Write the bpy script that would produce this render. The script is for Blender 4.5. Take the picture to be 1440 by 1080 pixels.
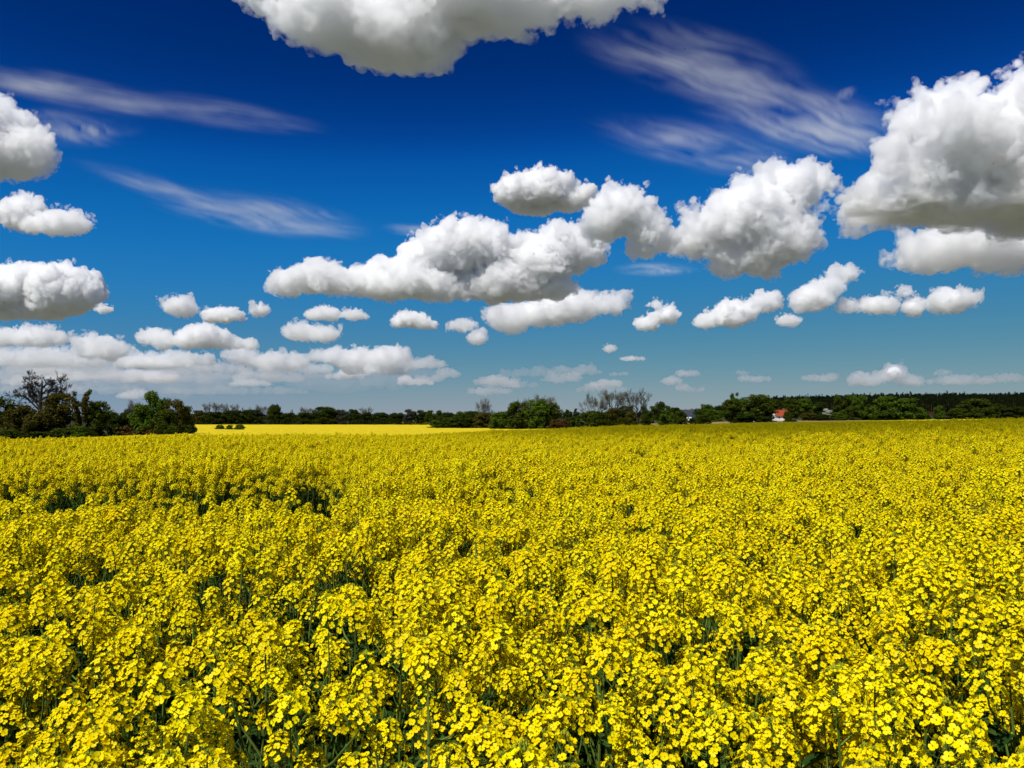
import bpy, math, random
import numpy as np
from mathutils import Vector, Matrix, Euler

scene = bpy.context.scene
for o in list(bpy.data.objects):
    bpy.data.objects.remove(o)
COL = scene.collection
R = math.radians

# ------------------------------------------------------------------ camera
FPX = 1130.0            # focal length in pixels of the 1440 wide photograph
HORIZON = 586.0         # pixel row of the horizon
CAMZ = 1.85
cam_data = bpy.data.cameras.new("camera")
cam_data.sensor_width = 36.0
cam_data.lens = 36.0 * FPX / 1440.0
cam_data.clip_start = 0.05
cam_data.clip_end = 200000.0
cam = bpy.data.objects.new("camera", cam_data)
COL.objects.link(cam)
PITCH = math.atan((HORIZON - 540.0) / FPX)
cam.location = (0.0, 0.0, CAMZ)
cam.rotation_euler = (math.pi / 2 + PITCH, 0.0, 0.0)
scene.camera = cam

def ray(px, py):
    """world direction through a pixel, scaled so that its forward (y) part is 1"""
    a = (px - 720.0) / FPX
    b = (540.0 - py) / FPX
    c, s = math.cos(PITCH), math.sin(PITCH)
    y = c - b * s
    z = s + b * c
    return np.array([a / y, 1.0, z / y])

# ------------------------------------------------------------------ sky, sun, exposure
SUN_ELEV = R(54.0)
SUN_AZ = R(-146.0)       # measured from +Y towards +X: from the left, a little behind the camera
sun_vec = Vector((math.sin(SUN_AZ) * math.cos(SUN_ELEV), math.cos(SUN_AZ) * math.cos(SUN_ELEV), math.sin(SUN_ELEV)))
world = bpy.data.worlds.new("World")
scene.world = world
world.use_nodes = True
wn, wl = world.node_tree.nodes, world.node_tree.links
wn.clear()
w_out = wn.new("ShaderNodeOutputWorld")
w_bg = wn.new("ShaderNodeBackground")
w_sky = wn.new("ShaderNodeTexSky")
w_sky.sky_type = 'NISHITA'
w_sky.sun_disc = False
w_sky.sun_elevation = SUN_ELEV
w_sky.sun_rotation = SUN_AZ
w_sky.altitude = 2500.0
w_sky.air_density = 0.9
w_sky.dust_density = 0.25
w_sky.ozone_density = 7.0
w_mul = wn.new("ShaderNodeVectorMath")          # to picture range, so that the tone curves below can grade the sky
w_mul.operation = 'SCALE'
w_mul.inputs['Scale'].default_value = 0.075
w_cur = wn.new("ShaderNodeRGBCurve")
for ci, pts in enumerate((
        [(0.0, 0.0), (0.044, 0.0), (0.064, 0.002), (0.092, 0.011), (0.175, 0.066), (0.27, 0.140), (0.37, 0.215), (1.0, 0.42)],
        [(0.0, 0.0), (0.086, 0.020), (0.11, 0.044), (0.130, 0.094), (0.185, 0.168), (0.31, 0.226), (0.50, 0.300), (1.0, 0.42)],
        [(0.0, 0.0), (0.195, 0.138), (0.24, 0.230), (0.285, 0.375), (0.37, 0.455), (0.50, 0.410), (0.60, 0.370), (1.0, 0.35)])):
    cv = w_cur.mapping.curves[ci]
    cv.points[0].location = pts[0]
    cv.points[1].location = pts[-1]
    for p in pts[1:-1]:
        cv.points.new(*p)
w_cur.mapping.update()
w_up = wn.new("ShaderNodeVectorMath")
w_up.operation = 'SCALE'
w_up.inputs['Scale'].default_value = 9.6
w_bg.inputs['Strength'].default_value = 0.1
wl.new(w_sky.outputs[0], w_mul.inputs[0])
wl.new(w_mul.outputs[0], w_cur.inputs['Color'])
wl.new(w_cur.outputs[0], w_up.inputs[0])
wl.new(w_up.outputs[0], w_bg.inputs['Color'])
wl.new(w_bg.outputs[0], w_out.inputs['Surface'])

sun_data = bpy.data.lights.new("sun", 'SUN')
sun_data.energy = 5.0
sun_data.angle = R(0.53)
sun_data.color = (1.0, 0.965, 0.90)
sun = bpy.data.objects.new("sun", sun_data)
COL.objects.link(sun)
sun.rotation_euler = sun_vec.to_track_quat('Z', 'Y').to_euler()
sun.location = (-60, -30, 80)

scene.view_settings.view_transform = 'Standard'
scene.view_settings.look = 'None'
scene.view_settings.exposure = 0.14
scene.view_settings.gamma = 1.0
scene.render.engine = 'CYCLES'
cy = scene.cycles
cy.max_bounces = 18
cy.diffuse_bounces = 4
cy.glossy_bounces = 2
cy.transmission_bounces = 6
cy.transparent_max_bounces = 24
cy.volume_bounces = 14
cy.use_denoising = True

# ------------------------------------------------------------------ helpers
rng = np.random.default_rng(11)
random.seed(11)

class MB:
    """collects vertices and faces, then links them as ONE mesh object"""
    def __init__(self):
        self.v, self.f, self.m, self.n = [], [], [], 0
    def add(self, verts, faces, mi=0):
        verts = np.asarray(verts, float).reshape(-1, 3)
        b = self.n
        self.v.append(verts)
        self.n += len(verts)
        self.f.extend([tuple(i + b for i in f) for f in faces])
        self.m.extend([mi] * len(faces))
    def merge(self, other, M=None, mi=None):
        if not other.v:
            return
        verts = np.concatenate(other.v)
        if M is not None:
            A = np.array(M)
            verts = verts @ A[:3, :3].T + A[:3, 3]
        b = self.n
        self.v.append(verts)
        self.n += len(verts)
        self.f.extend([tuple(i + b for i in f) for f in other.f])
        self.m.extend(other.m if mi is None else [mi] * len(other.f))
    def tube(self, pts, radii, sides=5, mi=0, cap=True):
        pts = [np.asarray(p, float) for p in pts]
        n = len(pts)
        rings = []
        up = np.array([0.31, 0.17, 0.93])
        for i, p in enumerate(pts):
            t = pts[min(i + 1, n - 1)] - pts[max(i - 1, 0)]
            t = t / (np.linalg.norm(t) + 1e-12)
            a = np.cross(t, up)
            if np.linalg.norm(a) < 1e-3:
                a = np.cross(t, [1.0, 0, 0])
            a /= np.linalg.norm(a)
            c = np.cross(t, a)
            ang = np.arange(sides) * 2 * math.pi / sides
            rings.append(p + radii[i] * (np.cos(ang)[:, None] * a + np.sin(ang)[:, None] * c))
        V = np.concatenate(rings)
        F = []
        for i in range(n - 1):
            for k in range(sides):
                k2 = (k + 1) % sides
                F.append((i * sides + k, i * sides + k2, (i + 1) * sides + k2, (i + 1) * sides + k))
        if cap:
            F.append(tuple((n - 1) * sides + k for k in range(sides)))
        self.add(V, F, mi)
    def box(self, lo, hi, mi=0):
        x0, y0, z0 = lo
        x1, y1, z1 = hi
        self.add([(x0, y0, z0), (x1, y0, z0), (x1, y1, z0), (x0, y1, z0), (x0, y0, z1), (x1, y0, z1), (x1, y1, z1), (x0, y1, z1)],
                 [(0, 3, 2, 1), (4, 5, 6, 7), (0, 1, 5, 4), (1, 2, 6, 5), (2, 3, 7, 6), (3, 0, 4, 7)], mi)
    def mesh(self, name, mats, smooth=False):
        me = bpy.data.meshes.new(name)
        V = np.concatenate(self.v) if self.v else np.zeros((0, 3))
        me.from_pydata(V.tolist(), [], self.f)
        for m in mats:
            me.materials.append(m)
        if len(mats) > 1:
            me.polygons.foreach_set('material_index', np.array(self.m, dtype=np.int32))
        if smooth:
            me.polygons.foreach_set('use_smooth', np.ones(len(self.f), dtype=bool))
        me.update()
        return me

def link(name, me, parent=None, loc=None):
    o = bpy.data.objects.new(name, me)
    COL.objects.link(o)
    if parent is not None:
        o.parent = parent
    if loc is not None:
        o.location = loc
    return o

def tag(o, label=None, cat=None, group=None, kind=None):
    if label:
        o['label'] = label
    if cat:
        o['category'] = cat
    if group:
        o['group'] = group
    if kind:
        o['kind'] = kind
    return o

def new_mat(name):
    m = bpy.data.materials.new(name)
    m.use_nodes = True
    m.node_tree.nodes.clear()
    return m, m.node_tree.nodes, m.node_tree.links

# ------------------------------------------------------------------ terrain
# canopy (or, far away, ground) heights, tabulated as the photograph's row at a given column and forward distance
TU = np.array([-2000, 0, 270, 560, 720, 900, 1100, 1440, 3400], float)
TD = np.array([0.5, 10, 20, 28, 40, 60, 120, 250, 400, 550, 1000, 1500, 2500, 6000, 60000], float)
TROW = {
    0:    [None, 646, 621, 622.5, 625, 626, 619, 612, 606, 602, 595, 590, 588, 587, 586.1],
    270:  [None, 646, 617, 615, 616, 616.5, 613.5, 603, 599.5, 597, 593, 590, 588, 587, 586.1],
    560:  [None, 646, 617, 615, 616, 616.5, 613.5, 603, 599, 597, 592, 589, 588, 587, 586.1],
    720:  [None, 646, 615, 610, 608, 607.5, 608.5, 603, 600, 597, 591, 588.5, 588, 587, 586.1],
    900:  [None, 645, 612, 605.5, 601.5, 600.5, 602, 600, 597, 595, 590, 586, 586, 587, 586.1],
    1100: [None, 642, 608, 601.5, 598, 597.5, 596.5, 595.5, 592, 590.5, 584, 572, 575, 587, 586.1],
    1440: [None, 634, 597, 591.5, 592.5, 593.5, 592.5, 592, 590.5, 589.5, 582, 566, 570, 587, 586.1],
}
TROW[-2000] = TROW[0]
TROW[3400] = TROW[1440]
CANOPY = 1.30
TZ = np.zeros((len(TU), len(TD)))
for i, u in enumerate(TU):
    for j, d in enumerate(TD):
        r = TROW[int(u)][j]
        if r is None:
            TZ[i, j] = 0.0
            continue
        z = CAMZ - (r - HORIZON) / FPX * d
        off = CANOPY
        if d >= 300 and u >= 850:
            off = 0.0
        if d >= 1000:
            off = 0.0
        TZ[i, j] = z - off

def ground_z(x, y):
    x = np.asarray(x, float)
    y = np.maximum(np.asarray(y, float), 0.5)
    u = np.clip(720 + FPX * x / y, TU[0], TU[-1])
    L = np.log(np.maximum(y, TD[0]))
    LD = np.log(TD)
    cols = []
    for i in range(len(TU)):
        # monotone-ish cubic (finite difference slopes)
        v = TZ[i]
        m = np.gradient(v, LD)
        k = np.clip(np.searchsorted(LD, L) - 1, 0, len(LD) - 2)
        hh = LD[k + 1] - LD[k]
        t = np.clip((L - LD[k]) / hh, 0, 1)
        s = (v[k + 1] - v[k]) / hh
        ma = np.where(m[k] * s <= 0, 0, np.sign(s) * np.minimum(np.abs(m[k]), 3 * np.abs(s)))
        mb = np.where(m[k + 1] * s <= 0, 0, np.sign(s) * np.minimum(np.abs(m[k + 1]), 3 * np.abs(s)))
        cols.append((2 * t ** 3 - 3 * t ** 2 + 1) * v[k] + (t ** 3 - 2 * t ** 2 + t) * hh * ma + (-2 * t ** 3 + 3 * t ** 2) * v[k + 1] + (t ** 3 - t ** 2) * hh * mb)
    C = np.stack(cols)
    k = np.clip(np.searchsorted(TU, u) - 1, 0, len(TU) - 2)
    f = (u - TU[k]) / (TU[k + 1] - TU[k])
    f = f * f * (3 - 2 * f) * 0.5 + f * 0.5
    flat = (np.arange(C.shape[1]) if C.ndim == 2 else None)
    if C.ndim == 1:
        return float(C[k] * (1 - f) + C[k + 1] * f)
    return C[k, flat] * (1 - f) + C[k + 1, flat] * f

def gz(x, y):
    return float(ground_z(np.array([x]), np.array([y]))[0])

def at_px(px, d):
    x = (px - 720.0) / FPX * d
    return x, d, gz(x, d)

def fan(us, ds, lift):
    V, F = [], []
    U, Dd = np.meshgrid(us, ds)
    x = (U - 720.0) / FPX * Dd
    z = ground_z(x.ravel(), Dd.ravel()) + lift
    V = np.stack([x.ravel(), Dd.ravel(), z], 1)
    w = len(us)
    F = [(r * w + c, r * w + c + 1, (r + 1) * w + c + 1, (r + 1) * w + c) for r in range(len(ds) - 1) for c in range(w - 1)]
    return V, F

def noise_color_mat(name, stops, scale, detail=6.0, bump=0.0, rough=0.95, stretch=(1, 1, 1), bump_scale=None):
    m, n, l = new_mat(name)
    out = n.new("ShaderNodeOutputMaterial")
    p = n.new("ShaderNodeBsdfPrincipled")
    p.inputs['Roughness'].default_value = rough
    p.inputs['Specular IOR Level'].default_value = 0.15
    tc = n.new("ShaderNodeTexCoord")
    mp = n.new("ShaderNodeMapping")
    mp.inputs['Scale'].default_value = stretch
    nz = n.new("ShaderNodeTexNoise")
    nz.inputs['Scale'].default_value = scale
    nz.inputs['Detail'].default_value = detail
    nz.inputs['Roughness'].default_value = 0.62
    cr = n.new("ShaderNodeValToRGB")
    el = cr.color_ramp.elements
    el[0].position, el[0].color = stops[0][0], (*stops[0][1], 1)
    el[1].position, el[1].color = stops[-1][0], (*stops[-1][1], 1)
    for pos, c in stops[1:-1]:
        e = el.new(pos)
        e.color = (*c, 1)
    l.new(tc.outputs['Object'], mp.inputs['Vector'])
    l.new(mp.outputs[0], nz.inputs['Vector'])
    l.new(nz.outputs[0], cr.inputs[0])
    l.new(cr.outputs[0], p.inputs['Base Color'])
    if bump:
        b = n.new("ShaderNodeBump")
        b.inputs['Strength'].default_value = 0.8
        b.inputs['Distance'].default_value = bump
        n2 = n.new("ShaderNodeTexNoise")
        n2.inputs['Scale'].default_value = bump_scale or scale * 3
        n2.inputs['Detail'].default_value = 4
        l.new(tc.outputs['Object'], n2.inputs['Vector'])
        l.new(n2.outputs[0], b.inputs['Height'])
        l.new(b.outputs[0], p.inputs['Normal'])
    l.new(p.outputs[0], out.inputs['Surface'])
    return m

M_ground = noise_color_mat("soil_and_grass", [(0.3, (0.020, 0.024, 0.010)), (0.55, (0.035, 0.050, 0.014)), (0.75, (0.06, 0.055, 0.025))], 0.35, 8)
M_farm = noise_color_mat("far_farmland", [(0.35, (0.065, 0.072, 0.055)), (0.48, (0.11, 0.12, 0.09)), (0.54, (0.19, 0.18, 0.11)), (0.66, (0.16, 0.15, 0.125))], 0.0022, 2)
gb = MB()
us = np.concatenate([np.linspace(-9000, -900, 10), np.linspace(-800, 2240, 153), np.linspace(2340, 10400, 10)])
ds = np.exp(np.linspace(math.log(0.5), math.log(70000), 260))
V, F = fan(us, ds, 0.0)
gb.add(V, F)
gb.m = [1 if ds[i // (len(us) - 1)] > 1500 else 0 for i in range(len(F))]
gb.add([(-60000, -60000, -0.03), (60000, -60000, -0.03), (60000, 0.55, -0.03), (-60000, 0.55, -0.03)], [(0, 1, 2, 3)], 1)
ground = link("ground", gb.mesh("ground", [M_ground, M_farm], True))
tag(ground, "dark soil and grass land under the crop, running to the wooded horizon", "ground", kind="structure")

# stubble and meadow strips on the right, beyond the crop
M_stub = noise_color_mat("dry_stubble", [(0.3, (0.20, 0.13, 0.04)), (0.7, (0.30, 0.20, 0.07))], 0.08, 6, stretch=(1, 4, 1))
M_meadow = noise_color_mat("meadow_grass", [(0.3, (0.075, 0.11, 0.02)), (0.7, (0.14, 0.17, 0.04))], 0.06, 6)
def strip(name, u0, u1, d0, d1, mat, lift, label, cat):
    b = MB()
    V, F = fan(np.linspace(u0, u1, 24), np.linspace(d0, d1, 16), lift)
    b.add(V, F)
    return tag(link(name, b.mesh(name, [mat], True)), label, cat, kind="structure")
strip("stubble_field", 868, 1026, 292, 470, M_stub, 0.10, "brown stubble field strip between the bushes right of the bare trees", "field")
strip("stubble_field", 1092, 1228, 285, 420, M_stub, 0.12, "pale tan stubble strip in front of the red roofed house", "field")
strip("meadow", 1285, 1350, 330, 620, M_meadow, 0.10, "light green meadow glimpsed between the trees on the right", "meadow")
strip("meadow", 160, 200, 200, 420, M_meadow, 0.10, "dark green meadow glimpsed behind the left hedge", "meadow")

# ------------------------------------------------------------------ rapeseed plants
def petal_mat():
    m, n, l = new_mat("rape_petal")
    out = n.new("ShaderNodeOutputMaterial")
    oi = n.new("ShaderNodeObjectInfo")
    cr = n.new("ShaderNodeValToRGB")
    cr.color_ramp.elements[0].color = (0.85, 0.66, 0.0003, 1)
    cr.color_ramp.elements[1].color = (0.90, 0.785, 0.001, 1)
    d = n.new("ShaderNodeBsdfDiffuse")
    t = n.new("ShaderNodeBsdfTranslucent")
    t.inputs['Color'].default_value = (0.90, 0.69, 0.001, 1)
    mx = n.new("ShaderNodeMixShader")
    mx.inputs[0].default_value = 0.30
    g = n.new("ShaderNodeBsdfGlossy")
    g.inputs['Roughness'].default_value = 0.45
    mx2 = n.new("ShaderNodeMixShader")
    mx2.inputs[0].default_value = 0.006
    l.new(oi.outputs['Random'], cr.inputs[0])
    l.new(cr.outputs[0], d.inputs['Color'])
    l.new(d.outputs[0], mx.inputs[1])
    l.new(t.outputs[0], mx.inputs[2])
    l.new(mx.outputs[0], mx2.inputs[1])
    l.new(g.outputs[0], mx2.inputs[2])
    l.new(mx2.outputs[0], out.inputs['Surface'])
    return m

def leafy_mat(name, c0, c1, trans=0.25, tcol=None):
    m, n, l = new_mat(name)
    out = n.new("ShaderNodeOutputMaterial")
    ge = n.new("ShaderNodeNewGeometry")
    oi = n.new("ShaderNodeObjectInfo")
    ad = n.new("ShaderNodeMath")
    ad.operation = 'ADD'
    fr = n.new("ShaderNodeMath")
    fr.operation = 'FRACT'
    cr = n.new("ShaderNodeValToRGB")
    cr.color_ramp.elements[0].color = (*c0, 1)
    cr.color_ramp.elements[1].color = (*c1, 1)
    d = n.new("ShaderNodeBsdfDiffuse")
    t = n.new("ShaderNodeBsdfTranslucent")
    t.inputs['Color'].default_value = (*(tcol or c1), 1)
    mx = n.new("ShaderNodeMixShader")
    mx.inputs[0].default_value = trans
    l.new(ge.outputs['Random Per Island'], ad.inputs[0])
    l.new(oi.outputs['Random'], ad.inputs[1])
    l.new(ad.outputs[0], fr.inputs[0])
    l.new(fr.outputs[0], cr.inputs[0])
    l.new(cr.outputs[0], d.inputs['Color'])
    l.new(d.outputs[0], mx.inputs[1])
    l.new(t.outputs[0], mx.inputs[2])
    l.new(mx.outputs[0], out.inputs['Surface'])
    return m

M_petal = petal_mat()
M_stem = leafy_mat("rape_stem", (0.06, 0.11, 0.015), (0.13, 0.18, 0.035), 0.05)
M_bud = leafy_mat("rape_bud", (0.20, 0.26, 0.02), (0.42, 0.42, 0.02), 0.2)
M_leaf = leafy_mat("rape_leaf", (0.022, 0.055, 0.012), (0.050, 0.10, 0.020), 0.3)

def frame_of(n):
    n = np.asarray(n, float)
    n = n / np.linalg.norm(n)
    a = np.cross(n, [0.2, 0.1, 1.0] if abs(n[2]) < 0.95 else [1.0, 0, 0])
    a /= np.linalg.norm(a)
    return a, np.cross(n, a), n

def add_flower(b, c, nrm, size, r, lod=0, openness=1.0):
    """four rounded petals in a cross"""
    a, t, n = frame_of(nrm)
    ph = r.random() * 6.28
    for k in range(4):
        ang = ph + k * math.pi / 2 + r.uniform(-0.15, 0.15)
        rad = math.cos(ang) * a + math.sin(ang) * t
        tan = -math.sin(ang) * a + math.cos(ang) * t
        L = size * r.uniform(0.88, 1.1)
        w = L * r.uniform(0.46, 0.58)
        lift = r.uniform(0.1, 0.65) + (1 - openness) * 1.1
        q = lambda rr, ww, zz: c + rad * rr * L * math.cos(lift * 0.7) + tan * ww * w + n * L * (zz + rr * math.sin(lift * 0.7))
        if lod == 0:
            b.add([q(0.06, -0.14, 0.02), q(0.06, 0.14, 0.02), q(0.5, 0.88, 0.0), q(0.5, -0.88, 0.0), q(0.58, 0, -0.08),
                   q(0.86, 0.86, -0.02), q(0.86, -0.86, -0.02), q(1.0, 0.34, -0.08), q(1.0, -0.34, -0.08)],
                  [(0, 1, 4), (1, 2, 4), (0, 4, 3), (2, 5, 7, 4), (4, 7, 8), (3, 4, 8, 6)], 1)
        else:
            b.add([q(0.05, -0.3, 0), q(0.05, 0.3, 0), q(0.6, 1.0, 0), q(1.0, 0.0, 0.0), q(0.6, -1.0, 0)], [(0, 1, 2, 3, 4)], 1)

def make_head(r, nf, span, lod=0):
    """one raceme, its tip at the origin: returns (flowers, buds) builders; 0 stem 1 petal 2 bud"""
    fl, bu = MB(), MB()
    wid = r.uniform(0.036, 0.050)
    for i in range(nf):
        f = (i + 0.5) / nf
        ang = i * 2.399 + r.uniform(-0.3, 0.3)
        h = -span * f ** 0.9
        ped = wid * (0.22 + 0.92 * f ** 0.6) * r.uniform(0.82, 1.1)
        rise = 0.55 * ped * (1.15 - f)
        d = np.array([math.cos(ang), math.sin(ang), 0.0])
        base = np.array([0, 0, h - 0.012])
        c = base + d * ped + np.array([0, 0, rise + 0.008])
        nrm = d * (0.35 + 0.75 * f) + np.array([0, 0, 0.95 - 0.55 * f]) + r.normal(0, 0.22, 3)
        add_flower(fl, c, nrm, r.uniform(0.0078, 0.0110) * (1.0 if lod == 0 else 1.2), r, lod, 0.55 + 0.45 * min(1, f * 3))
        if lod == 0:
            mid = base * 0.45 + c * 0.55 - np.array([0, 0, 0.004])
            fl.tube([base, mid, c], [0.0009, 0.0008, 0.0010], 3, 0, False)
            fl.tube([c - 0.003 * nrm, c + 0.004 * nrm / np.linalg.norm(nrm)], [0.0016, 0.0007], 4, 2)
    big = 1.7 if r.random() < 0.35 else 1.0
    nb = int(9 * big) if lod == 0 else 2
    for i in range(nb):
        ang = i * 2.399
        rr = 0.0085 * big * math.sqrt(i / nb)
        c = np.array([rr * math.cos(ang), rr * math.sin(ang), 0.010 - rr * 0.8])
        s = r.uniform(0.0022, 0.0032) * (0.6 + 0.4 * big)
        ax = np.array([rr * math.cos(ang) * 30, rr * math.sin(ang) * 30, 1.0])
        a, t, n = frame_of(ax)
        b6 = [c + n * s * 1.9, c + a * s, c + t * s, c - a * s, c - t * s, c - n * s * 1.9]
        bu.add(b6, [(0, 1, 2), (0, 2, 3), (0, 3, 4), (0, 4, 1), (5, 2, 1), (5, 3, 2), (5, 4, 3), (5, 1, 4)], 2)
    return fl, bu

def curve_pts(p0, p1, bow, n=5):
    return [p0 * (1 - t) + p1 * t + bow * (4 * t * (1 - t)) for t in np.linspace(0, 1, n)]

def make_leaf(b, p, d, L, w, r, mi=3):
    side = np.cross(d, [0, 0, 1.0])
    side = side / (np.linalg.norm(side) + 1e-9)
    pts = []
    for t in (0, 0.25, 0.55, 0.8, 1.0):
        c = p + d * L * t + np.array([0, 0, L * (0.35 * t - 0.75 * t * t)])
        ww = w * (0.25 + 1.6 * t) * (1 - t) ** 0.75 * 1.2 + 0.001
        pts += [c - side * ww + np.array([0, 0, ww * 0.3]), c, c + side * ww + np.array([0, 0, ww * 0.3])]
    F = []
    for i in range(4):
        for k in range(2):
            F.append((i * 3 + k, i * 3 + k + 1, i * 3 + k + 4, i * 3 + k + 3))
    b.add(pts, F, mi)

PMATS = [M_stem, M_petal, M_bud, M_leaf]
hr = np.random.default_rng(5)
HEADS = []
for i in range(10):
    HEADS.append(make_head(hr, int(hr.integers(36, 60)), hr.uniform(0.05, 0.105)))
HEADS_FAR = [make_head(hr, int(hr.integers(14, 19)), hr.uniform(0.05, 0.08), 1) for i in range(5)]
HEAD_ME = [(h[0].mesh("flower_head", PMATS), h[1].mesh("bud_cluster", PMATS)) for h in HEADS]

def make_plant(r, heads, lod=0, nheads=None):
    """builders for stem and leaves, and the placing of every flower head"""
    st, lf = MB(), MB()
    H = r.uniform(1.22, 1.36) if nheads != 2 else r.uniform(1.38, 1.46)
    lean = np.array([r.normal(0, 0.05), r.normal(0, 0.05), 0])
    root = np.zeros(3)
    top = np.array([lean[0], lean[1], H])
    bow = np.array([r.normal(0, 0.02), r.normal(0, 0.02), 0])
    sides = 5 if lod == 0 else 3
    main = curve_pts(root, top, bow, 7)
    st.tube(main, [0.0065, 0.0060, 0.0055, 0.0048, 0.004, 0.003, 0.0016], sides)
    places = [(top, lean * 0.5 + np.array([0, 0, 1.0]), 1.0)]
    n = nheads or int(r.integers(4, 7))
    for i in range(n):
        t = r.uniform(0.42, 0.86)
        p = root * (1 - t) + top * t + bow * 4 * t * (1 - t)
        ang = i * 2.399 + r.uniform(-0.4, 0.4)
        out = r.uniform(0.07, 0.22)
        hgt = H * r.uniform(0.86, 1.0) if r.random() < 0.88 else H * r.uniform(0.72, 0.86)
        hgt = max(hgt, p[2] + 0.1)
        q = np.array([p[0] + math.cos(ang) * out, p[1] + math.sin(ang) * out, hgt])
        st.tube(curve_pts(p, q, np.array([math.cos(ang), math.sin(ang), -0.4]) * out * 0.22, 4), [0.0036, 0.003, 0.0024, 0.0014], 4 if lod == 0 else 3)
        tilt = np.array([math.cos(ang) * 0.25, math.sin(ang) * 0.25, 1.0]) + r.normal(0, 0.1, 3)
        places.append((q, tilt, r.uniform(0.72, 1.0)))
        if lod == 0:
            # a few young pods under the flowers
            for k in range(int(r.integers(0, 4))):
                f = r.uniform(0.62, 0.86)
                c = p * (1 - f) + q * f
                a2 = r.random() * 6.28
                dv = np.array([math.cos(a2), math.sin(a2), 0.9])
                c1 = c + dv * 0.012
                st.tube([c, c1, c1 + np.array([dv[0] * 0.012, dv[1] * 0.012, 0.035])], [0.0006, 0.0011, 0.0004], 3)
            make_leaf(lf, p, np.array([math.cos(ang), math.sin(ang), 0.35]), r.uniform(0.07, 0.13), r.uniform(0.012, 0.02), r)
    for i in range(6 if lod == 0 else 3):
        t = r.uniform(0.12, 0.62)
        p = root * (1 - t) + top * t
        ang = r.random() * 6.28
        make_leaf(lf, p, np.array([math.cos(ang), math.sin(ang), 0.3]), r.uniform(0.14, 0.26), r.uniform(0.03, 0.055), r)
    res = []
    for (q, d, s) in places:
        rot = Vector(d).to_track_quat('Z', 'Y') @ Euler((0, 0, r.random() * 6.28)).to_quaternion()
        M = Matrix.Translation(Vector(q)) @ rot.to_matrix().to_4x4() @ Matrix.Scale(s, 4)
        res.append((int(r.integers(0, len(heads))), M))
    return st, lf, res

pr = np.random.default_rng(21)
PLANTS = [make_plant(pr, HEADS) for _ in range(12)] + [make_plant(pr, HEADS, 0, 2) for _ in range(2)]
def joined(st, lf, places, heads):
    b = MB()
    b.merge(st)
    b.merge(lf)
    for hi, M in places:
        b.merge(heads[hi][0], M)
        b.merge(heads[hi][1], M)
    return b
def source_collection(name, meshes):
    c = bpy.data.collections.new(name)
    for i, me in enumerate(meshes):
        o = bpy.data.objects.new("%s_%02d" % (name, i), me)
        c.objects.link(o)
    return c
C_near = source_collection("rape_plant_source", [joined(*p, HEADS).mesh("rape_plant", PMATS) for p in PLANTS])
def far_clump(r):
    b = MB()
    for k in range(7):
        st, lf, pl = make_plant(r, HEADS_FAR, 1, 6)
        j = joined(st, lf, pl, HEADS_FAR)
        ang = k * 2.399
        rr = 0.36 * math.sqrt((k + 0.5) / 7)
        b.merge(j, Matrix.Translation((rr * math.cos(ang), rr * math.sin(ang), r.uniform(-0.08, 0.08))) @ Matrix.Rotation(r.random() * 6.28, 4, 'Z'))
    return b
C_far = source_collection("rape_clump_source", [far_clump(pr).mesh("rape_clump", PMATS) for _ in range(8)])

def scatter(name, pts, rot, scl, idx, coll, mat=None):
    """one object whose points carry instances of the sources"""
    me = bpy.data.meshes.new(name)
    me.vertices.add(len(pts))
    me.vertices.foreach_set('co', np.asarray(pts, np.float32).ravel())
    a = me.attributes.new('i_rot', 'FLOAT_VECTOR', 'POINT')
    a.data.foreach_set('vector', np.asarray(rot, np.float32).ravel())
    a = me.attributes.new('i_scl', 'FLOAT', 'POINT')
    a.data.foreach_set('value', np.asarray(scl, np.float32))
    a = me.attributes.new('i_idx', 'INT', 'POINT')
    a.data.foreach_set('value', np.asarray(idx, np.int32))
    o = link(name, me)
    ng = bpy.data.node_groups.new(name + "_scatter", 'GeometryNodeTree')
    ng.interface.new_socket('Geometry', in_out='INPUT', socket_type='NodeSocketGeometry')
    ng.interface.new_socket('Geometry', in_out='OUTPUT', socket_type='NodeSocketGeometry')
    N, L = ng.nodes, ng.links
    gi, go = N.new('NodeGroupInput'), N.new('NodeGroupOutput')
    ip = N.new('GeometryNodeInstanceOnPoints')
    ci = N.new('GeometryNodeCollectionInfo')
    ci.inputs['Collection'].default_value = coll
    ci.inputs['Separate Children'].default_value = True
    ci.inputs['Reset Children'].default_value = True
    def attr(nm, ty):
        k = N.new('GeometryNodeInputNamedAttribute')
        k.data_type = ty
        k.inputs['Name'].default_value = nm
        return [s for s in k.outputs if s.enabled and s.name == 'Attribute'][0]
    L.new(gi.outputs[0], ip.inputs['Points'])
    L.new(ci.outputs[0], ip.inputs['Instance'])
    ip.inputs['Pick Instance'].default_value = True
    L.new(attr('i_idx', 'INT'), ip.inputs['Instance Index'])
    L.new(attr('i_rot', 'FLOAT_VECTOR'), ip.inputs['Rotation'])
    L.new(attr('i_scl', 'FLOAT'), ip.inputs['Scale'])
    L.new(ip.outputs[0], go.inputs[0])
    md = o.modifiers.new("scatter", 'NODES')
    md.node_group = ng
    return o

def vnoise(x, y, cell, seed):
    """smooth 2-D value noise in 0..1"""
    g = np.random.default_rng(seed)
    T = g.random((256, 256))
    a, b = x / cell + 1000.5, y / cell + 1000.5
    i, j = np.floor(a).astype(int), np.floor(b).astype(int)
    f, h = a - i, b - j
    f, h = f * f * (3 - 2 * f), h * h * (3 - 2 * h)
    q = lambda p, r: T[p % 256, r % 256]
    return (q(i, j) * (1 - f) + q(i + 1, j) * f) * (1 - h) + (q(i, j + 1) * (1 - f) + q(i + 1, j + 1) * f) * h

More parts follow.
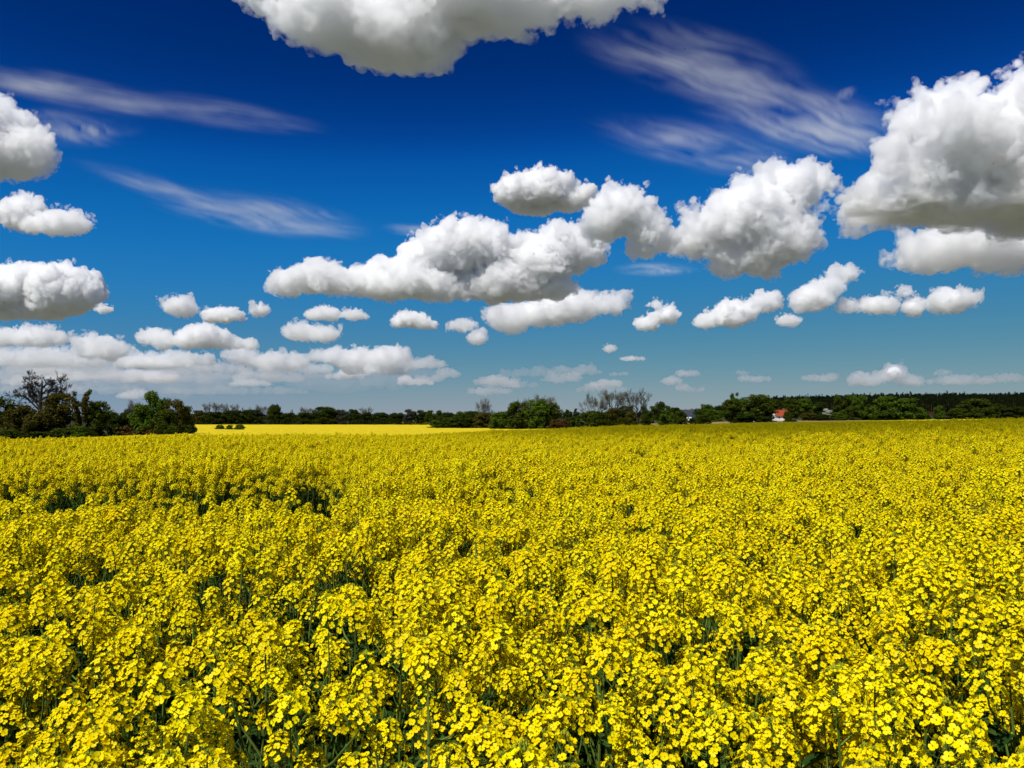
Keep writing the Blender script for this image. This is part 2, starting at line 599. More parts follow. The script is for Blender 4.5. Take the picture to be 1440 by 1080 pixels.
def wedge_points(y0, y1, dens, r, half=0.72, back=1.3):
    """jittered-grid points in the wedge in front of the camera"""
    s = 1 / math.sqrt(dens)
    ys = np.arange(y0, y1, s)
    xm = half * (y1 + back)
    xs = np.arange(-xm, xm, s)
    X, Y = np.meshgrid(xs, ys)
    X = X.ravel() + r.uniform(-0.5, 0.5, X.size) * s
    Y = Y.ravel() + r.uniform(-0.5, 0.5, Y.size) * s
    k = np.abs(X) < half * (Y + back)
    return X[k], Y[k]

def in_gap(x, y):
    """the wheel tracks, where plants stand thin and low: a curved double lane on the left, short ones elsewhere"""
    u = 720 + FPX * x / y
    lane = 7.2 + 0.34 * (x + 4.0) + 0.25 * np.sin(x * 2.1) + 0.15 * np.sin(x * 5.3)
    g1 = np.exp(-np.abs((y - lane) / 1.9) ** 4) * np.clip((u + 40) / 60, 0, 1) * np.clip((520 - u) / 50, 0, 1)
    lane2 = 7.1 + 0.1 * np.sin(x * 3)
    g2 = np.exp(-((y - lane2) / 0.45) ** 2) * np.clip((u - 640) / 20, 0, 1) * np.clip((740 - u) / 20, 0, 1)
    g3 = np.exp(-((y - 16 - 0.35 * (x - 4)) / 0.9) ** 2) * np.clip((u - 930) / 40, 0, 1) * np.clip((1130 - u) / 40, 0, 1)
    return np.clip(g1 + 0.8 * g2 + 0.8 * g3, 0, 1)

fr = np.random.default_rng(77)
X, Y = wedge_points(0.95, 46.0, 34.0, fr)
# near the edge of the frame the wedge is deep enough for a step to the side
gap = in_gap(X, Y)
keep = fr.random(len(X)) > 0.96 * gap
thin = vnoise(X, Y, 0.55, 3)
keep &= fr.random(len(X)) > np.clip((0.43 - thin) * 2.8, 0, 0.85) * (Y < 9)
X, Y, gap = X[keep], Y[keep], gap[keep]
hmap = 0.90 + 0.10 * vnoise(X, Y, 0.8, 4) + 0.06 * vnoise(X, Y, 3.5, 6)
scl = hmap * fr.uniform(0.92, 1.05, len(X)) - 0.34 * gap
scl = np.where(Y < 1.5, np.minimum(scl, 0.93 + 0.10 * (Y - 0.95) / 0.55), scl)
Z = ground_z(X, Y)
idx = fr.integers(0, 12, len(X))
idx = np.where(fr.random(len(X)) < 0.07, fr.integers(12, 14, len(X)), idx)
rot = np.stack([fr.normal(0, 0.05, len(X)), fr.normal(0, 0.05, len(X)), fr.uniform(0, 6.283, len(X))], 1)
# the 300 plants that show largest: each an object of its own
vis = np.abs(X) < 0.655 * Y + 0.12
dist = np.hypot(X, Y) + np.where(vis, 0, 1e3) + np.where(Y > 1.05, 0, 0.5)
order = np.argsort(dist)
ind, rest = order[:300], order[300:]

first = {}
PGROUP = "flowering rapeseed plants in the nearest part of the field"
PLABEL = "tall yellow flowering rapeseed plant with green stems, among the nearest plants of the field"
for i in ind:
    k = int(idx[i])
    st, lf, pl = PLANTS[k]
    if k not in first:
        first[k] = (st.mesh("stem", PMATS), lf.mesh("leaves", PMATS))
    root = bpy.data.objects.new("rapeseed_plant", None)
    root.empty_display_size = 0.1
    COL.objects.link(root)
    root.location = (X[i], Y[i], Z[i])
    root.rotation_euler = rot[i]
    root.scale = (scl[i],) * 3
    tag(root, PLABEL, "rapeseed plant", PGROUP)
    link("stem", first[k][0], root)
    link("foliage", first[k][1], root)
    for hi, M in pl:
        h = link("flower_head", HEAD_ME[hi][0], root)
        h.matrix_local = M
        link("bud_cluster", HEAD_ME[hi][1], h)
o = scatter("rapeseed_crop", np.stack([X, Y, Z], 1)[rest], rot[rest], scl[rest], idx[rest], C_near)
tag(o, "dense yellow rapeseed crop in flower, filling the field beyond the nearest plants", "rapeseed crop", kind="stuff")

# farther off the same crop in clumps
X, Y = wedge_points(44.0, 135.0, 1.9, fr, 0.70, 3.0)
u = 720 + FPX * X / Y
Z = ground_z(X, Y)
hm = 0.94 + 0.10 * vnoise(X, Y, 2.5, 8) + 0.06 * vnoise(X, Y, 9, 9)
keep = ~((u < 110) & (Y > 128))
X, Y, Z, hm = X[keep], Y[keep], Z[keep], hm[keep]
n = len(X)
o = scatter("rapeseed_crop", np.stack([X, Y, Z], 1), np.stack([np.zeros(n), np.zeros(n), fr.uniform(0, 6.283, n)], 1), hm * fr.uniform(0.95, 1.04, n), fr.integers(0, 8, n), C_far)
tag(o, "yellow rapeseed crop beyond the crest of the field", "rapeseed crop", kind="stuff")

# beyond that the heads run together: one raised, uneven crop surface with its own thickness
M_crop = noise_color_mat("distant_rape_crop", [(0.32, (0.36, 0.29, 0.004)), (0.5, (0.60, 0.46, 0.004)), (0.68, (0.70, 0.55, 0.004))], 0.9, 8, bump=0.5, bump_scale=2.2)
def crop_sheet(name, regions, label):
    b = MB()
    for (u0, u1, d0, d1a, d1b, nu, nd) in regions:
        us = np.linspace(u0, u1, nu)
        V = []
        for t in np.linspace(0, 1, nd):
            for k, uu in enumerate(us):
                far = d1a + (d1b - d1a) * (uu - u0) / (u1 - u0)
                dd = d0 * (far / d0) ** t
                V.append(((uu - 720.0) / FPX * dd, dd, 0))
        V = np.array(V)
        z = ground_z(V[:, 0], V[:, 1])
        w = nu
        top = V.copy()
        top[:, 2] = z + 1.18 + 0.16 * vnoise(V[:, 0], V[:, 1], 3.0, 12) + 0.1 * vnoise(V[:, 0], V[:, 1], 14.0, 13)
        F = [(r * w + c, r * w + c + 1, (r + 1) * w + c + 1, (r + 1) * w + c) for r in range(nd - 1) for c in range(w - 1)]
        n0 = len(top)
        ring = [c for c in range(w)] + [r * w + w - 1 for r in range(1, nd)] + [(nd - 1) * w + c for c in range(w - 2, -1, -1)] + [r * w for r in range(nd - 2, 0, -1)]
        low = top[ring].copy()
        low[:, 2] = z[ring] - 0.1
        m = len(ring)
        F += [(ring[(k + 1) % m], ring[k], n0 + k, n0 + (k + 1) % m) for k in range(m)]
        b.add(np.concatenate([top, low]), F)
    return tag(link(name, b.mesh(name, [M_crop], False)), label, "rapeseed crop", kind="stuff")
crop_sheet("rapeseed_crop", [(100, 275, 112, 142, 152, 140, 60)], "bright yellow rapeseed strip in front of the left hedge")
crop_sheet("rapeseed_crop", [(274.5, 612, 128, 548, 540, 260, 170), (611.5, 700, 128, 292, 270, 70, 90), (699.5, 868, 128, 238, 262, 110, 80)], "bright yellow rapeseed field rising to the far treeline")
crop_sheet("rapeseed_crop", [(867.5, 1110, 128, 262, 285, 140, 80), (1109.5, 1560, 128, 285, 330, 220, 80)], "darker yellow rapeseed in cloud shadow on the right of the field")
# ------------------------------------------------------------------ trees, shrubs, hedges
M_bark = noise_color_mat("bark", [(0.3, (0.012, 0.010, 0.007)), (0.7, (0.032, 0.026, 0.019))], 3.0, 5)
M_twig = noise_color_mat("grey_twigs", [(0.3, (0.075, 0.068, 0.046)), (0.7, (0.14, 0.125, 0.088))], 1.0, 3)
GREENS = {
    'dark':   leafy_mat("leaf_dark", (0.015, 0.027, 0.004), (0.046, 0.063, 0.008), 0.15),
    'green':  leafy_mat("leaf_green", (0.031, 0.063, 0.006), (0.098, 0.150, 0.013), 0.2),
    'mid':    leafy_mat("leaf_mid", (0.025, 0.041, 0.004), (0.074, 0.098, 0.011), 0.2),
    'bronze': leafy_mat("leaf_bronze", (0.034, 0.037, 0.006), (0.105, 0.087, 0.016), 0.2),
    'brown':  leafy_mat("leaf_brown", (0.046, 0.026, 0.008), (0.116, 0.068, 0.022), 0.15),
    'white':  leafy_mat("blossom_white", (0.22, 0.26, 0.16), (0.60, 0.62, 0.52), 0.15),
    'grey':   leafy_mat("leaf_greyish", (0.031, 0.034, 0.019), (0.078, 0.074, 0.046), 0.15),
}

def leaf_cloud(b, c, rad, n, size, r, up=0.35):
    for _ in range(n):
        v = r.normal(0, 1, 3)
        v /= np.linalg.norm(v)
        p = c + v * rad * (r.random() ** 0.45)
        nrm = v + np.array([0, 0, up]) + r.normal(0, 0.55, 3)
        a, t, nn = frame_of(nrm)
        s = size * r.uniform(0.6, 1.25)
        a2 = a * s
        t2 = t * s * r.uniform(0.5, 0.9)
        fold = nn * s * 0.25
        b.add([p - a2, p - t2 + fold, p + a2, p + t2 + fold], [(0, 1, 2, 3)])

def crown_form(r, kind):
    """clump centres (unit height, unit width) of a crown"""
    P = []
    if kind == 'round':
        lo, n = 0.14, 58
        P += [(0, 0, 0.42, 0.2), (0, 0, 0.65, 0.18)]
        for i in range(n):
            h = r.uniform(lo, 0.93)
            e = math.sqrt(max(0.03, 1 - ((h - 0.50) / 0.50) ** 2)) * 0.44
            ang = r.random() * 6.28
            rr = e * math.sqrt(r.uniform(0.12, 1.0)) * r.uniform(0.8, 1.1)
            P.append((rr * math.cos(ang), rr * math.sin(ang), h, r.uniform(0.085, 0.14)))
    elif kind == 'dome':
        P += [(0, 0, 0.30, 0.24), (0, 0, 0.55, 0.2)]
        for i in range(62):
            h = 0.03 + 0.86 * r.random() ** 0.9
            e = math.sqrt(max(0.03, 1 - (h / 0.97) ** 2.2)) * 0.47
            ang = r.random() * 6.28
            rr = e * math.sqrt(r.uniform(0.15, 1.0))
            P.append((rr * math.cos(ang), rr * math.sin(ang), h, r.uniform(0.09, 0.15)))
    elif kind == 'loose':
        for i in range(7):
            ang = i * 2.399 + r.uniform(-0.4, 0.4)
            reach = r.uniform(0.16, 0.40)
            top = r.uniform(0.66, 0.96)
            for k in range(6):
                t = r.uniform(0.35, 1.0)
                P.append((reach * t * math.cos(ang) + r.normal(0, 0.03), reach * t * math.sin(ang) + r.normal(0, 0.03), top * (0.25 + 0.75 * t) + r.normal(0, 0.03), r.uniform(0.055, 0.105)))
        for i in range(10):
            P.append((r.normal(0, 0.2), r.normal(0, 0.2), r.uniform(0.06, 0.35), r.uniform(0.08, 0.12)))
    elif kind == 'cone':
        for i in range(44):
            h = r.uniform(0.06, 0.96)
            e = (1 - h) ** 0.75 * 0.40 + 0.03
            ang = r.random() * 6.28
            rr = e * math.sqrt(r.uniform(0.2, 1))
            P.append((rr * math.cos(ang), rr * math.sin(ang), h, 0.05 + 0.09 * (1 - h)))
    return P

def build_leafy(r, kind, ref_h=11.0, ref_w=10.0, leaf=0.28, per=105):
    tr, cr = MB(), MB()
    P = crown_form(r, kind)
    top = np.array([r.normal(0, 0.3), r.normal(0, 0.3), ref_h * 0.62])
    tr.tube(curve_pts(np.zeros(3), top, np.array([r.normal(0, .3), r.normal(0, .3), 0]), 6), [0.34, 0.28, 0.24, 0.19, 0.14, 0.07], 7)
    for (x, y, z, q) in P:
        c = np.array([x * ref_w, y * ref_w, z * ref_h])
        if r.random() < 0.45:
            t = float(np.clip(z * 0.62 - 0.12 + r.uniform(-.08, .08), 0.08, 0.95))
            b0 = top * t
            tr.tube(curve_pts(b0, c, np.array([0, 0, -0.3]), 4), [0.13, 0.1, 0.07, 0.03], 4)
        rad = q * (ref_w + ref_h) * 0.5 * np.array([1.15, 1.15, 0.85])
        leaf_cloud(cr, c, rad, int(per * min(2.5, (q / 0.11) ** 1.5)), leaf, r)
    return tr, cr

def branch(b, tw, p, d, L, rad, depth, r, spread, upw, twig_r):
    """recursive bare branching; thick wood goes to b, thin twigs to tw"""
    d = d / np.linalg.norm(d)
    bow = np.cross(d, r.normal(0, 1, 3)) * L * 0.07
    q = p + d * L
    pts = curve_pts(p, q, bow, 4)
    (b if depth > 2 else tw).tube(pts, np.linspace(rad, max(rad * 0.62, twig_r), 4), 5 if depth > 3 else 3)
    if depth == 0:
        return
    n = int(r.integers(2, 4)) + (2 if depth <= 2 else 0)
    for i in range(n):
        nd = d + r.normal(0, spread, 3) + np.array([0, 0, upw])
        t = 1.0 if i == 0 else r.uniform(0.45, 1.0)
        k = int(round(t * 3))
        branch(b, tw, pts[k], nd, L * r.uniform(0.62, 0.86), max(rad * r.uniform(0.5, 0.68), twig_r), depth - 1, r, spread, upw, twig_r)

def build_bare(r, H=13.0, depth=6, spread=0.42, fork=0.3, nmain=5, splay=0.55, twig_r=0.024, upw=0.2):
    tr, tw = MB(), MB()
    fp = np.array([r.normal(0, .2), r.normal(0, .2), H * fork])
    tr.tube(curve_pts(np.zeros(3), fp, np.array([.1, 0, 0]), 4), [0.36, 0.30, 0.27, 0.24], 7)
    for i in range(nmain):
        ang = i * 6.28 / nmain + r.uniform(-.5, .5)
        d = np.array([math.cos(ang) * splay, math.sin(ang) * splay, 1.0])
        branch(tr, tw, fp, d, H * (1 - fork) * r.uniform(0.30, 0.36), 0.18, depth - 1, r, spread, upw, twig_r)
    return tr, tw

def build_gnarled(r):
    """old half dead oak: straight dark trunk, crooked bare limbs, a few tufts of leaf"""
    tr, tw, tufts = MB(), MB(), MB()
    H = 12.0
    main = [np.array(p, float) for p in ((0, 0, 0), (0.1, 0, 3), (-0.1, .1, 6), (0.05, 0, 8.6), (0.25, 0, 10.4), (0.2, 0, 12.0))]
    tr.tube(main, [0.62, 0.5, 0.42, 0.3, 0.2, 0.05], 8)
    limbs = [
        [(-.1, 0, 6.4), (-1.6, .2, 8.2), (-2.6, .3, 9.0), (-3.0, .2, 10.4), (-2.6, 0, 11.3)],
        [(-.1, .1, 6.0), (-2.2, -.4, 8.0), (-3.8, -.3, 8.8), (-5.4, -.2, 9.0)],
        [(0, 0, 8.2), (-.9, .4, 9.9), (-1.5, .6, 10.3), (-1.3, .5, 11.6)],
        [(0.1, 0, 8.8), (1.1, .2, 9.8), (2.0, .3, 9.7), (2.9, .2, 9.9)],
        [(0.05, 0, 8.0), (1.6, -.3, 8.6), (3.2, -.3, 8.7), (4.3, -.2, 9.2), (4.6, -.1, 10.4), (4.2, 0, 10.9)],
        [(0.2, 0, 10.0), (0.9, .3, 10.8), (1.6, .3, 10.9)],
        [(-.05, 0, 5.2), (1.6, .6, 7.2), (3.0, .9, 8.3), (3.8, 1.0, 8.4)],
        [(0, 0, 4.5), (2.0, -.8, 5.2), (4.0, -1.2, 5.0)],
        [(-.1, 0, 4.2), (-2.2, -.8, 5.4), (-4.4, -1, 5.6)],
        [(0, .1, 7.2), (-1.3, 1.0, 7.9), (-2.2, 1.4, 7.6)],
    ]
    for L in limbs:
        L = [np.array(p, float) for p in L]
        n = len(L)
        tr.tube(L, np.linspace(0.20, 0.05, n), 5)
        for i in range(1, n):
            for k in range(3):
                d = L[i] - L[i - 1] + r.normal(0, 0.8, 3) + np.array([0, 0, .35])
                branch(tr, tw, L[i] * 0.7 + L[i - 1] * 0.3 if k else L[i], d, r.uniform(.6, 1.1), 0.06, 3, r, 0.6, 0.08, 0.025)
    for c, rad, n in (((-2.4, 0, 9.4), (.9, .8, 1.2), 80), ((-4.6, 0, 8.8), (1.2, .7, .5), 80), ((-1.8, .3, 8.0), (1.2, 1, .8), 90), ((2.4, 0, 8.2), (1.2, 1, .9), 130), ((1.6, 0, 6.8), (1.3, 1.1, 1), 110), ((-2.6, 0, 6.2), (1.5, 1.2, .9), 130)):
        leaf_cloud(tufts, np.array(c, float), np.array(rad), n, 0.17, r)
    return tr, tw, tufts

def build_pine(r, H=16.0):
    b = MB()
    b.tube([np.zeros(3), np.array([0.1, 0, H * 0.5]), np.array([0, 0.1, H * 0.96])], [0.22, 0.17, 0.05], 5, 1)
    for i in range(17):
        f = r.uniform(0.34, 1.0)
        rr = 2.4 * (1.02 - f) ** 0.6 + 0.25
        ang = r.random() * 6.28
        c = np.array([rr * 0.6 * math.cos(ang), rr * 0.6 * math.sin(ang), H * f - 0.5])
        leaf_cloud(b, c, np.array([1.2, 1.2, 0.75]) * (0.55 + 0.5 * (1 - f)), 17, 0.42, r)
    return b

trr = np.random.default_rng(404)
FORMS = {}
for kind, cnt in (('round', 4), ('dome', 3), ('loose', 3), ('cone', 2)):
    FORMS[kind] = [build_leafy(trr, kind) for _ in range(cnt)]
BARE = [build_bare(trr), build_bare(trr, fork=0.22, nmain=7, splay=0.8), build_bare(trr, fork=0.34, nmain=6, splay=0.55), build_bare(trr, fork=0.18, nmain=7, splay=0.4, depth=5)]
MESHES = {}
def leafy_meshes(form, i, green):
    k = (form, i, green)
    if k not in MESHES:
        tr, cr = FORMS[form][i]
        if ('t', form, i) not in MESHES:
            MESHES[('t', form, i)] = tr.mesh("trunk", [M_bark], True)
        MESHES[k] = (MESHES[('t', form, i)], cr.mesh("crown", [GREENS[green]]))
    return MESHES[k]

def place_height(px, d, top):
    x, y, z = at_px(px, d)
    return (x, y, z), max(0.8, CAMZ + (HORIZON - top) / FPX * d - z)

BG = {'tree': "trees along the field edges and the far treeline", 'shrub': "shrubs along the field edges"}
def tree(px, d, top, w, kind, label):
    """kind: 'round dark', 'bare', 'bare2' ... ; w is the crown width in photograph pixels"""
    loc, H = place_height(px, d, top)
    W = w / FPX * d
    parts = kind.split()
    cat = 'tree'
    if parts[0].startswith('bare'):
        i = int(parts[0][4:] or 0)
        if ('b', i) not in MESHES:
            tr, tw = BARE[i]
            zs = np.concatenate(tw.v)
            MESHES[('b', i)] = (tr.mesh("trunk", [M_bark], True), tw.mesh("crown", [M_twig]), zs[:, 2].max(), np.ptp(zs[:, 0]))
        a, c, h0, w0 = MESHES[('b', i)]
        nm = "bare_tree"
        nx, nz = W / w0, H / h0
    else:
        form, green = parts[0], parts[1]
        i = int(trr.integers(0, len(FORMS[form])))
        a, c = leafy_meshes(form, i, green)
        nx, nz = W / 9.6, H / 10.6
        nm = "broadleaf_tree"
        if form == 'cone':
            nm = "conical_tree"
        if len(parts) > 2:
            nm, cat = "shrub", 'shrub'
    root = bpy.data.objects.new(nm, None)
    COL.objects.link(root)
    root.location = loc
    root.rotation_euler = (0, 0, trr.uniform(0, 6.28) if not parts[0].startswith('bare') else 0.0)
    root.scale = (nx, nx, nz)
    tag(root, label, cat, BG[cat])
    link("trunk" if cat == 'tree' else "stem", a, root)
    link("crown" if cat == 'tree' else "foliage", c, root)
    return root

T = [
 # the dark clump at the left edge
 (2, 152, 560, 64, 'round mid', "green bushy tree cut off by the left edge of the photograph"),
 (-48, 152, 562, 60, 'round bronze', "olive tree just outside the left edge of the photograph"),
 (-105, 156, 556, 60, 'round mid', "green tree outside the left edge, second from the photograph's border"),
 (-165, 160, 566, 60, 'dome mid', "low tree outside the left edge, third from the photograph's border"),
 (27, 150, 570, 46, 'dome bronze', "low olive brown tree just left of the half dead oak"),
 (56, 145, 574, 44, 'dome bronze', "brownish green tree in front of the half dead oak's trunk"),
 (84, 150, 555, 46, 'round bronze', "olive brown tree directly right of the half dead oak"),
 (114, 148, 546, 40, 'loose bronze', "tall bronze tree with upright tufted forks in the left clump"),
 (141, 150, 566, 38, 'round mid', "dark olive tree sloping down at the right end of the left clump"),
 (166, 200, 579, 42, 'dome dark', "low dark tree in the gap between the two left clumps"),
 (184, 240, 575, 30, 'dome grey', "far dim tree behind the brown hedge on the left"),
 (112, 143, 599, 26, 'dome green shrub', "round green shrub at the foot of the bronze forked tree"),
 (60, 143, 607, 60, 'dome dark shrub', "wide dark shrub under the half dead oak"),
 (88, 144, 602, 40, 'dome mid shrub', "dim green shrub right of the half dead oak's foot"),
 (12, 143, 604, 50, 'dome mid shrub', "dark shrub below the tree at the left photograph edge"),
 (128, 144, 605, 26, 'dome dark shrub', "dark shrub at the right foot of the left clump"),
 # second clump
 (190, 164, 559, 24, 'bare0', "grey bare tree peeping out left of the tall green tree"),
 (218, 156, 552, 40, 'round green', "tall green tree topping the second clump from the left"),
 (200, 152, 569, 40, 'dome green', "lower green tree at the left front of the second clump"),
 (246, 154, 563, 36, 'round bronze', "olive tree right of the tall green tree in the second clump"),
 (262, 156, 571, 28, 'dome mid', "dark tree closing the right end of the second clump"),
 (232, 150, 577, 40, 'dome mid', "low dark tree at the front of the second clump"),
 # far treeline on the left, behind the yellow field
 (279, 560, 577, 26, 'dome bronze', "low brownish tree where the far treeline starts beside the second clump"),
 (292, 566, 564, 17, 'bare2', "leftmost bare tree of the far treeline"),
 (307, 566, 564, 22, 'bare0', "broad bare tree, second from the left on the far treeline"),
 (319, 566, 566, 12, 'bare3', "slim bare tree between two broader ones on the far treeline"),
 (331, 566, 566, 17, 'bare2', "bare tree with split crown above the shrubs of the yellow field"),
 (346, 566, 571, 22, 'bare1', "low wide bare tree in the dip of the far treeline"),
 (368, 566, 568, 22, 'bare0', "bare tree directly left of a dark rounded tree on the far treeline"),
 (386, 558, 568, 24, 'dome dark', "dark rounded tree beside the bare one, above the far yellow field"),
 (302, 556, 579, 40, 'dome dark', "dark undergrowth tree below the leftmost bare trees"),
 (328, 556, 577, 40, 'dome dark', "dark broad tree behind the shrubs in the yellow field"),
 (354, 556, 576, 38, 'dome dark', "dark tree filling the dip of the far treeline"),
 (406, 560, 580, 34, 'dome dark', "low dark tree under a thin bare spire on the far treeline"),
 (411, 570, 574, 7, 'bare3', "thin bare spire sticking out of the far treeline"),
 (431, 566, 571, 24, 'bare0', "bare tree just left of the big dark dome"),
 (430, 556, 580, 34, 'dome dark', "low dark tree left of the big dark dome"),
 (457, 552, 572, 42, 'dome dark', "big dark dome shaped tree on the far treeline"),
 (478, 554, 576, 26, 'dome grey', "bluish dark tree leaning on the big dark dome"),
 (497, 556, 576, 22, 'round dark', "dark tree right of the gap beside the big dome"),
 (516, 562, 571, 24, 'bare2', "bare domed tree right of the big dark dome"),
 (513, 556, 580, 28, 'dome dark', "dark low tree at the foot of the bare domed tree"),
 (536, 600, 580, 30, 'dome dark', "small dark tree in the low middle part of the treeline"),
 (558, 640, 580, 30, 'dome dark', "low dark tree left of the greyish tree, under the far yellow patch"),
 (577, 610, 576, 22, 'round grey', "greyish tree standing out of the low middle part of the treeline"),
 (593, 620, 577, 20, 'round dark', "dark tree right of the greyish tree in the middle treeline"),
 (611, 560, 577, 28, 'round mid', "green topped tree behind the bushes in the middle of the treeline"),
 (629, 520, 580, 30, 'dome dark', "low dark tree in front of the distant wood, mid treeline"),
 (652, 420, 578, 36, 'dome mid', "dark green tree left of the lone bare tree"),
 (665, 400, 578, 30, 'dome dark', "dark tree behind the foot of the lone bare tree"),
 (612, 296, 591, 22, 'dome green shrub', "green shrub at the corner of the far yellow field"),
 (634, 300, 587, 34, 'dome mid shrub', "wide dark green shrub beyond the yellow field corner"),
 (655, 300, 588, 32, 'dome dark shrub', "dark shrub left of the brown bush under the lone bare tree"),
 (615, 283, 598, 6, 'dome dark shrub', "tiny dark bush standing in the yellow field"),
 # the clump in the middle
 (682, 300, 558, 30, 'bare3', "lone bare tree with slender upright limbs left of the middle clump"),
 (681, 292, 580, 32, 'dome bronze shrub', "brownish bush under the lone bare tree"),
 (704, 240, 579, 36, 'dome green', "bright green low tree at the left of the middle clump"),
 (729, 238, 566, 42, 'round mid', "green tree in the left half of the middle clump"),
 (756, 236, 563, 44, 'round green', "fullest green tree of the middle clump"),
 (778, 240, 568, 28, 'round mid', "dark green tree at the right of the middle clump"),
 (734, 250, 558, 24, 'bare1', "bare crown showing above the left of the middle clump"),
 (766, 252, 552, 36, 'bare0', "wide bare crown showing above the right of the middle clump"),
 (750, 252, 556, 24, 'bare2', "bare crown between two others above the middle clump"),
 (786, 231, 590, 34, 'dome brown shrub', "reddish brown bush at the right foot of the middle clump"),
 (798, 400, 576, 24, 'cone dark', "dark conical tree between the middle clump and the big bare trees"),
 (810, 420, 575, 18, 'cone dark', "slim dark conical tree just left of the big bare trees"),
 # the big bare trees
 (838, 272, 549, 48, 'bare1', "big grey bare tree, leftmost of the three big bare ones"),
 (864, 274, 545, 44, 'bare0', "big grey bare tree, middle one of the three big bare ones"),
 (898, 268, 544, 42, 'bare2', "bare tree with a clear dark trunk, right one of the three"),
 (834, 260, 577, 52, 'dome mid shrub', "wide dark green willow bush under the leftmost big bare tree"),
 (862, 266, 574, 28, 'dome bronze shrub', "brownish bush below the middle big bare tree"),
 (880, 300, 571, 32, 'round dark', "dark tree between the trunks of the big bare trees"),
 (874, 268, 588, 22, 'dome mid shrub', "small green shrub between the two right hand bare trees"),
 (888, 290, 578, 20, 'dome bronze', "olive tree just left of the clear dark trunk"),
 (808, 262, 586, 26, 'dome dark shrub', "dark shrub left of the willow bush"),
 (908, 280, 584, 16, 'dome mid shrub', "round shrub right of the clear dark bare trunk"),
 (912, 370, 571, 28, 'round mid', "green tree behind the right one of the big bare trees"),
 (930, 395, 565, 24, 'round dark', "dark round topped tree right of the big bare trees"),
 (938, 300, 571, 32, 'cone green', "light green conical tree in front of the dark round topped one"),
 (950, 390, 573, 26, 'dome dark', "dark tree sloping down towards the dark roofed house"),
 (957, 330, 578, 24, 'dome mid', "dark bush just left of the dark roofed house"),
 (973, 306, 588, 14, 'dome dark shrub', "small dark shrub below the dark roofed house"),
 # between the houses
 (983, 380, 577, 18, 'round mid', "green tree just right of the dark roofed house"),
 (994, 440, 569, 24, 'round green', "rounded green tree standing over the brown stubble"),
 (989, 305, 583, 22, 'dome mid shrub', "dark green shrub standing on the brown stubble"),
 (1006, 470, 577, 26, 'dome green', "green low tree at the back of the brown stubble"),
 (1030, 325, 562, 32, 'round mid', "dark tree at the left shoulder of the tall airy tree"),
 (1037, 330, 550, 28, 'loose green', "tall airy topped green tree right of the brown stubble"),
 (1066, 332, 555, 52, 'round mid', "wide dark green domed tree left of the red roofed house"),
 (1086, 420, 562, 34, 'round dark', "dark tree rising behind the red roof"),
 (1049, 318, 581, 36, 'dome dark shrub', "dark shrub at the foot of the wide domed tree"),
 (1074, 318, 585, 24, 'dome dark shrub', "dark shrub hiding the left corner of the red roofed house"),
 (1107, 352, 577, 12, 'dome mid shrub', "small tree covering the right gable of the red roofed house"),
 (1113, 310, 590, 18, 'dome dark shrub', "low dark bush in front of the red roofed house"),
 (1112, 430, 561, 30, 'round mid', "green tree right behind the red roofed house"),
 (1132, 430, 561, 26, 'round green', "lighter green round tree right of the red roofed house"),
 (1150, 450, 566, 30, 'round dark', "dark tree behind the white blossoming one"),
 (1163, 425, 575, 14, 'round white', "small white blossoming tree on the right"),
 (1137, 400, 580, 30, 'dome bronze shrub', "brownish bush between the red roofed house and the white blossom"),
 (1155, 395, 582, 28, 'dome dark shrub', "dark bush under the white blossoming tree"),
 (1185, 440, 555, 30, 'round mid', "green tree right of the white blossoming one"),
 (1207, 425, 556, 28, 'round green', "green crowned tree on a clear dark trunk"),
 (1196, 420, 572, 26, 'dome mid', "low green tree left of the clear dark trunk"),
 (1178, 400, 580, 22, 'dome green shrub', "green bush right below the white blossoming tree"),
 (1219, 430, 568, 20, 'dome dark', "dark tree right of the clear dark trunk"),
 # right hand side
 (1246, 350, 557, 40, 'dome green', "left one of the big twin round trees"),
 (1275, 345, 560, 46, 'dome green', "right one of the big twin round trees"),
 (1243, 342, 578, 30, 'dome mid shrub', "dim bush at the foot of the left twin round tree"),
 (1302, 345, 583, 14, 'dome dark shrub', "small round bush right of the big twin trees"),
 (1320, 350, 571, 17, 'round green', "small lone tree with a thin trunk on the meadow"),
 (1348, 345, 574, 36, 'dome mid', "low green tree left of the big dark mass at the right"),
 (1372, 345, 561, 52, 'dome mid', "big dark green tree near the right edge of the photograph"),
 (1398, 345, 567, 40, 'dome dark', "very dark tree leaning on the big dark green one"),
 (1430, 340, 572, 40, 'dome dark', "low dark tree cut by the right edge of the photograph"),
 (1397, 330, 585, 8, 'dome bronze shrub', "tiny yellowish bush in front of the dark trees at the right"),
 # shrubs in the yellow field
 (310, 236, 597, 15, 'dome green shrub', "left one of the three round shrubs in the yellow field"),
 (324, 234, 597.5, 13, 'dome green shrub', "middle one of the three round shrubs in the yellow field"),
 (338, 233, 597, 17, 'dome green shrub', "right one of the three round shrubs in the yellow field"),
]
for row in T:
    tree(*row)

# the half dead oak
tr, tw, tufts = build_gnarled(trr)
loc, H = place_height(57, 153, 531)
oak = bpy.data.objects.new("dead_oak", None)
COL.objects.link(oak)
oak.location = loc
oak.scale = (0.9, 0.9, H / 12.0)
tag(oak, "half dead old oak with crooked bare limbs rising above the left clump", "tree", BG['tree'])
link("trunk", tr.mesh("trunk", [M_bark], True), oak)
link("crown", tw.mesh("crown", [M_bark]), oak)
link("foliage", tufts.mesh("foliage", [GREENS['bronze']]), oak)

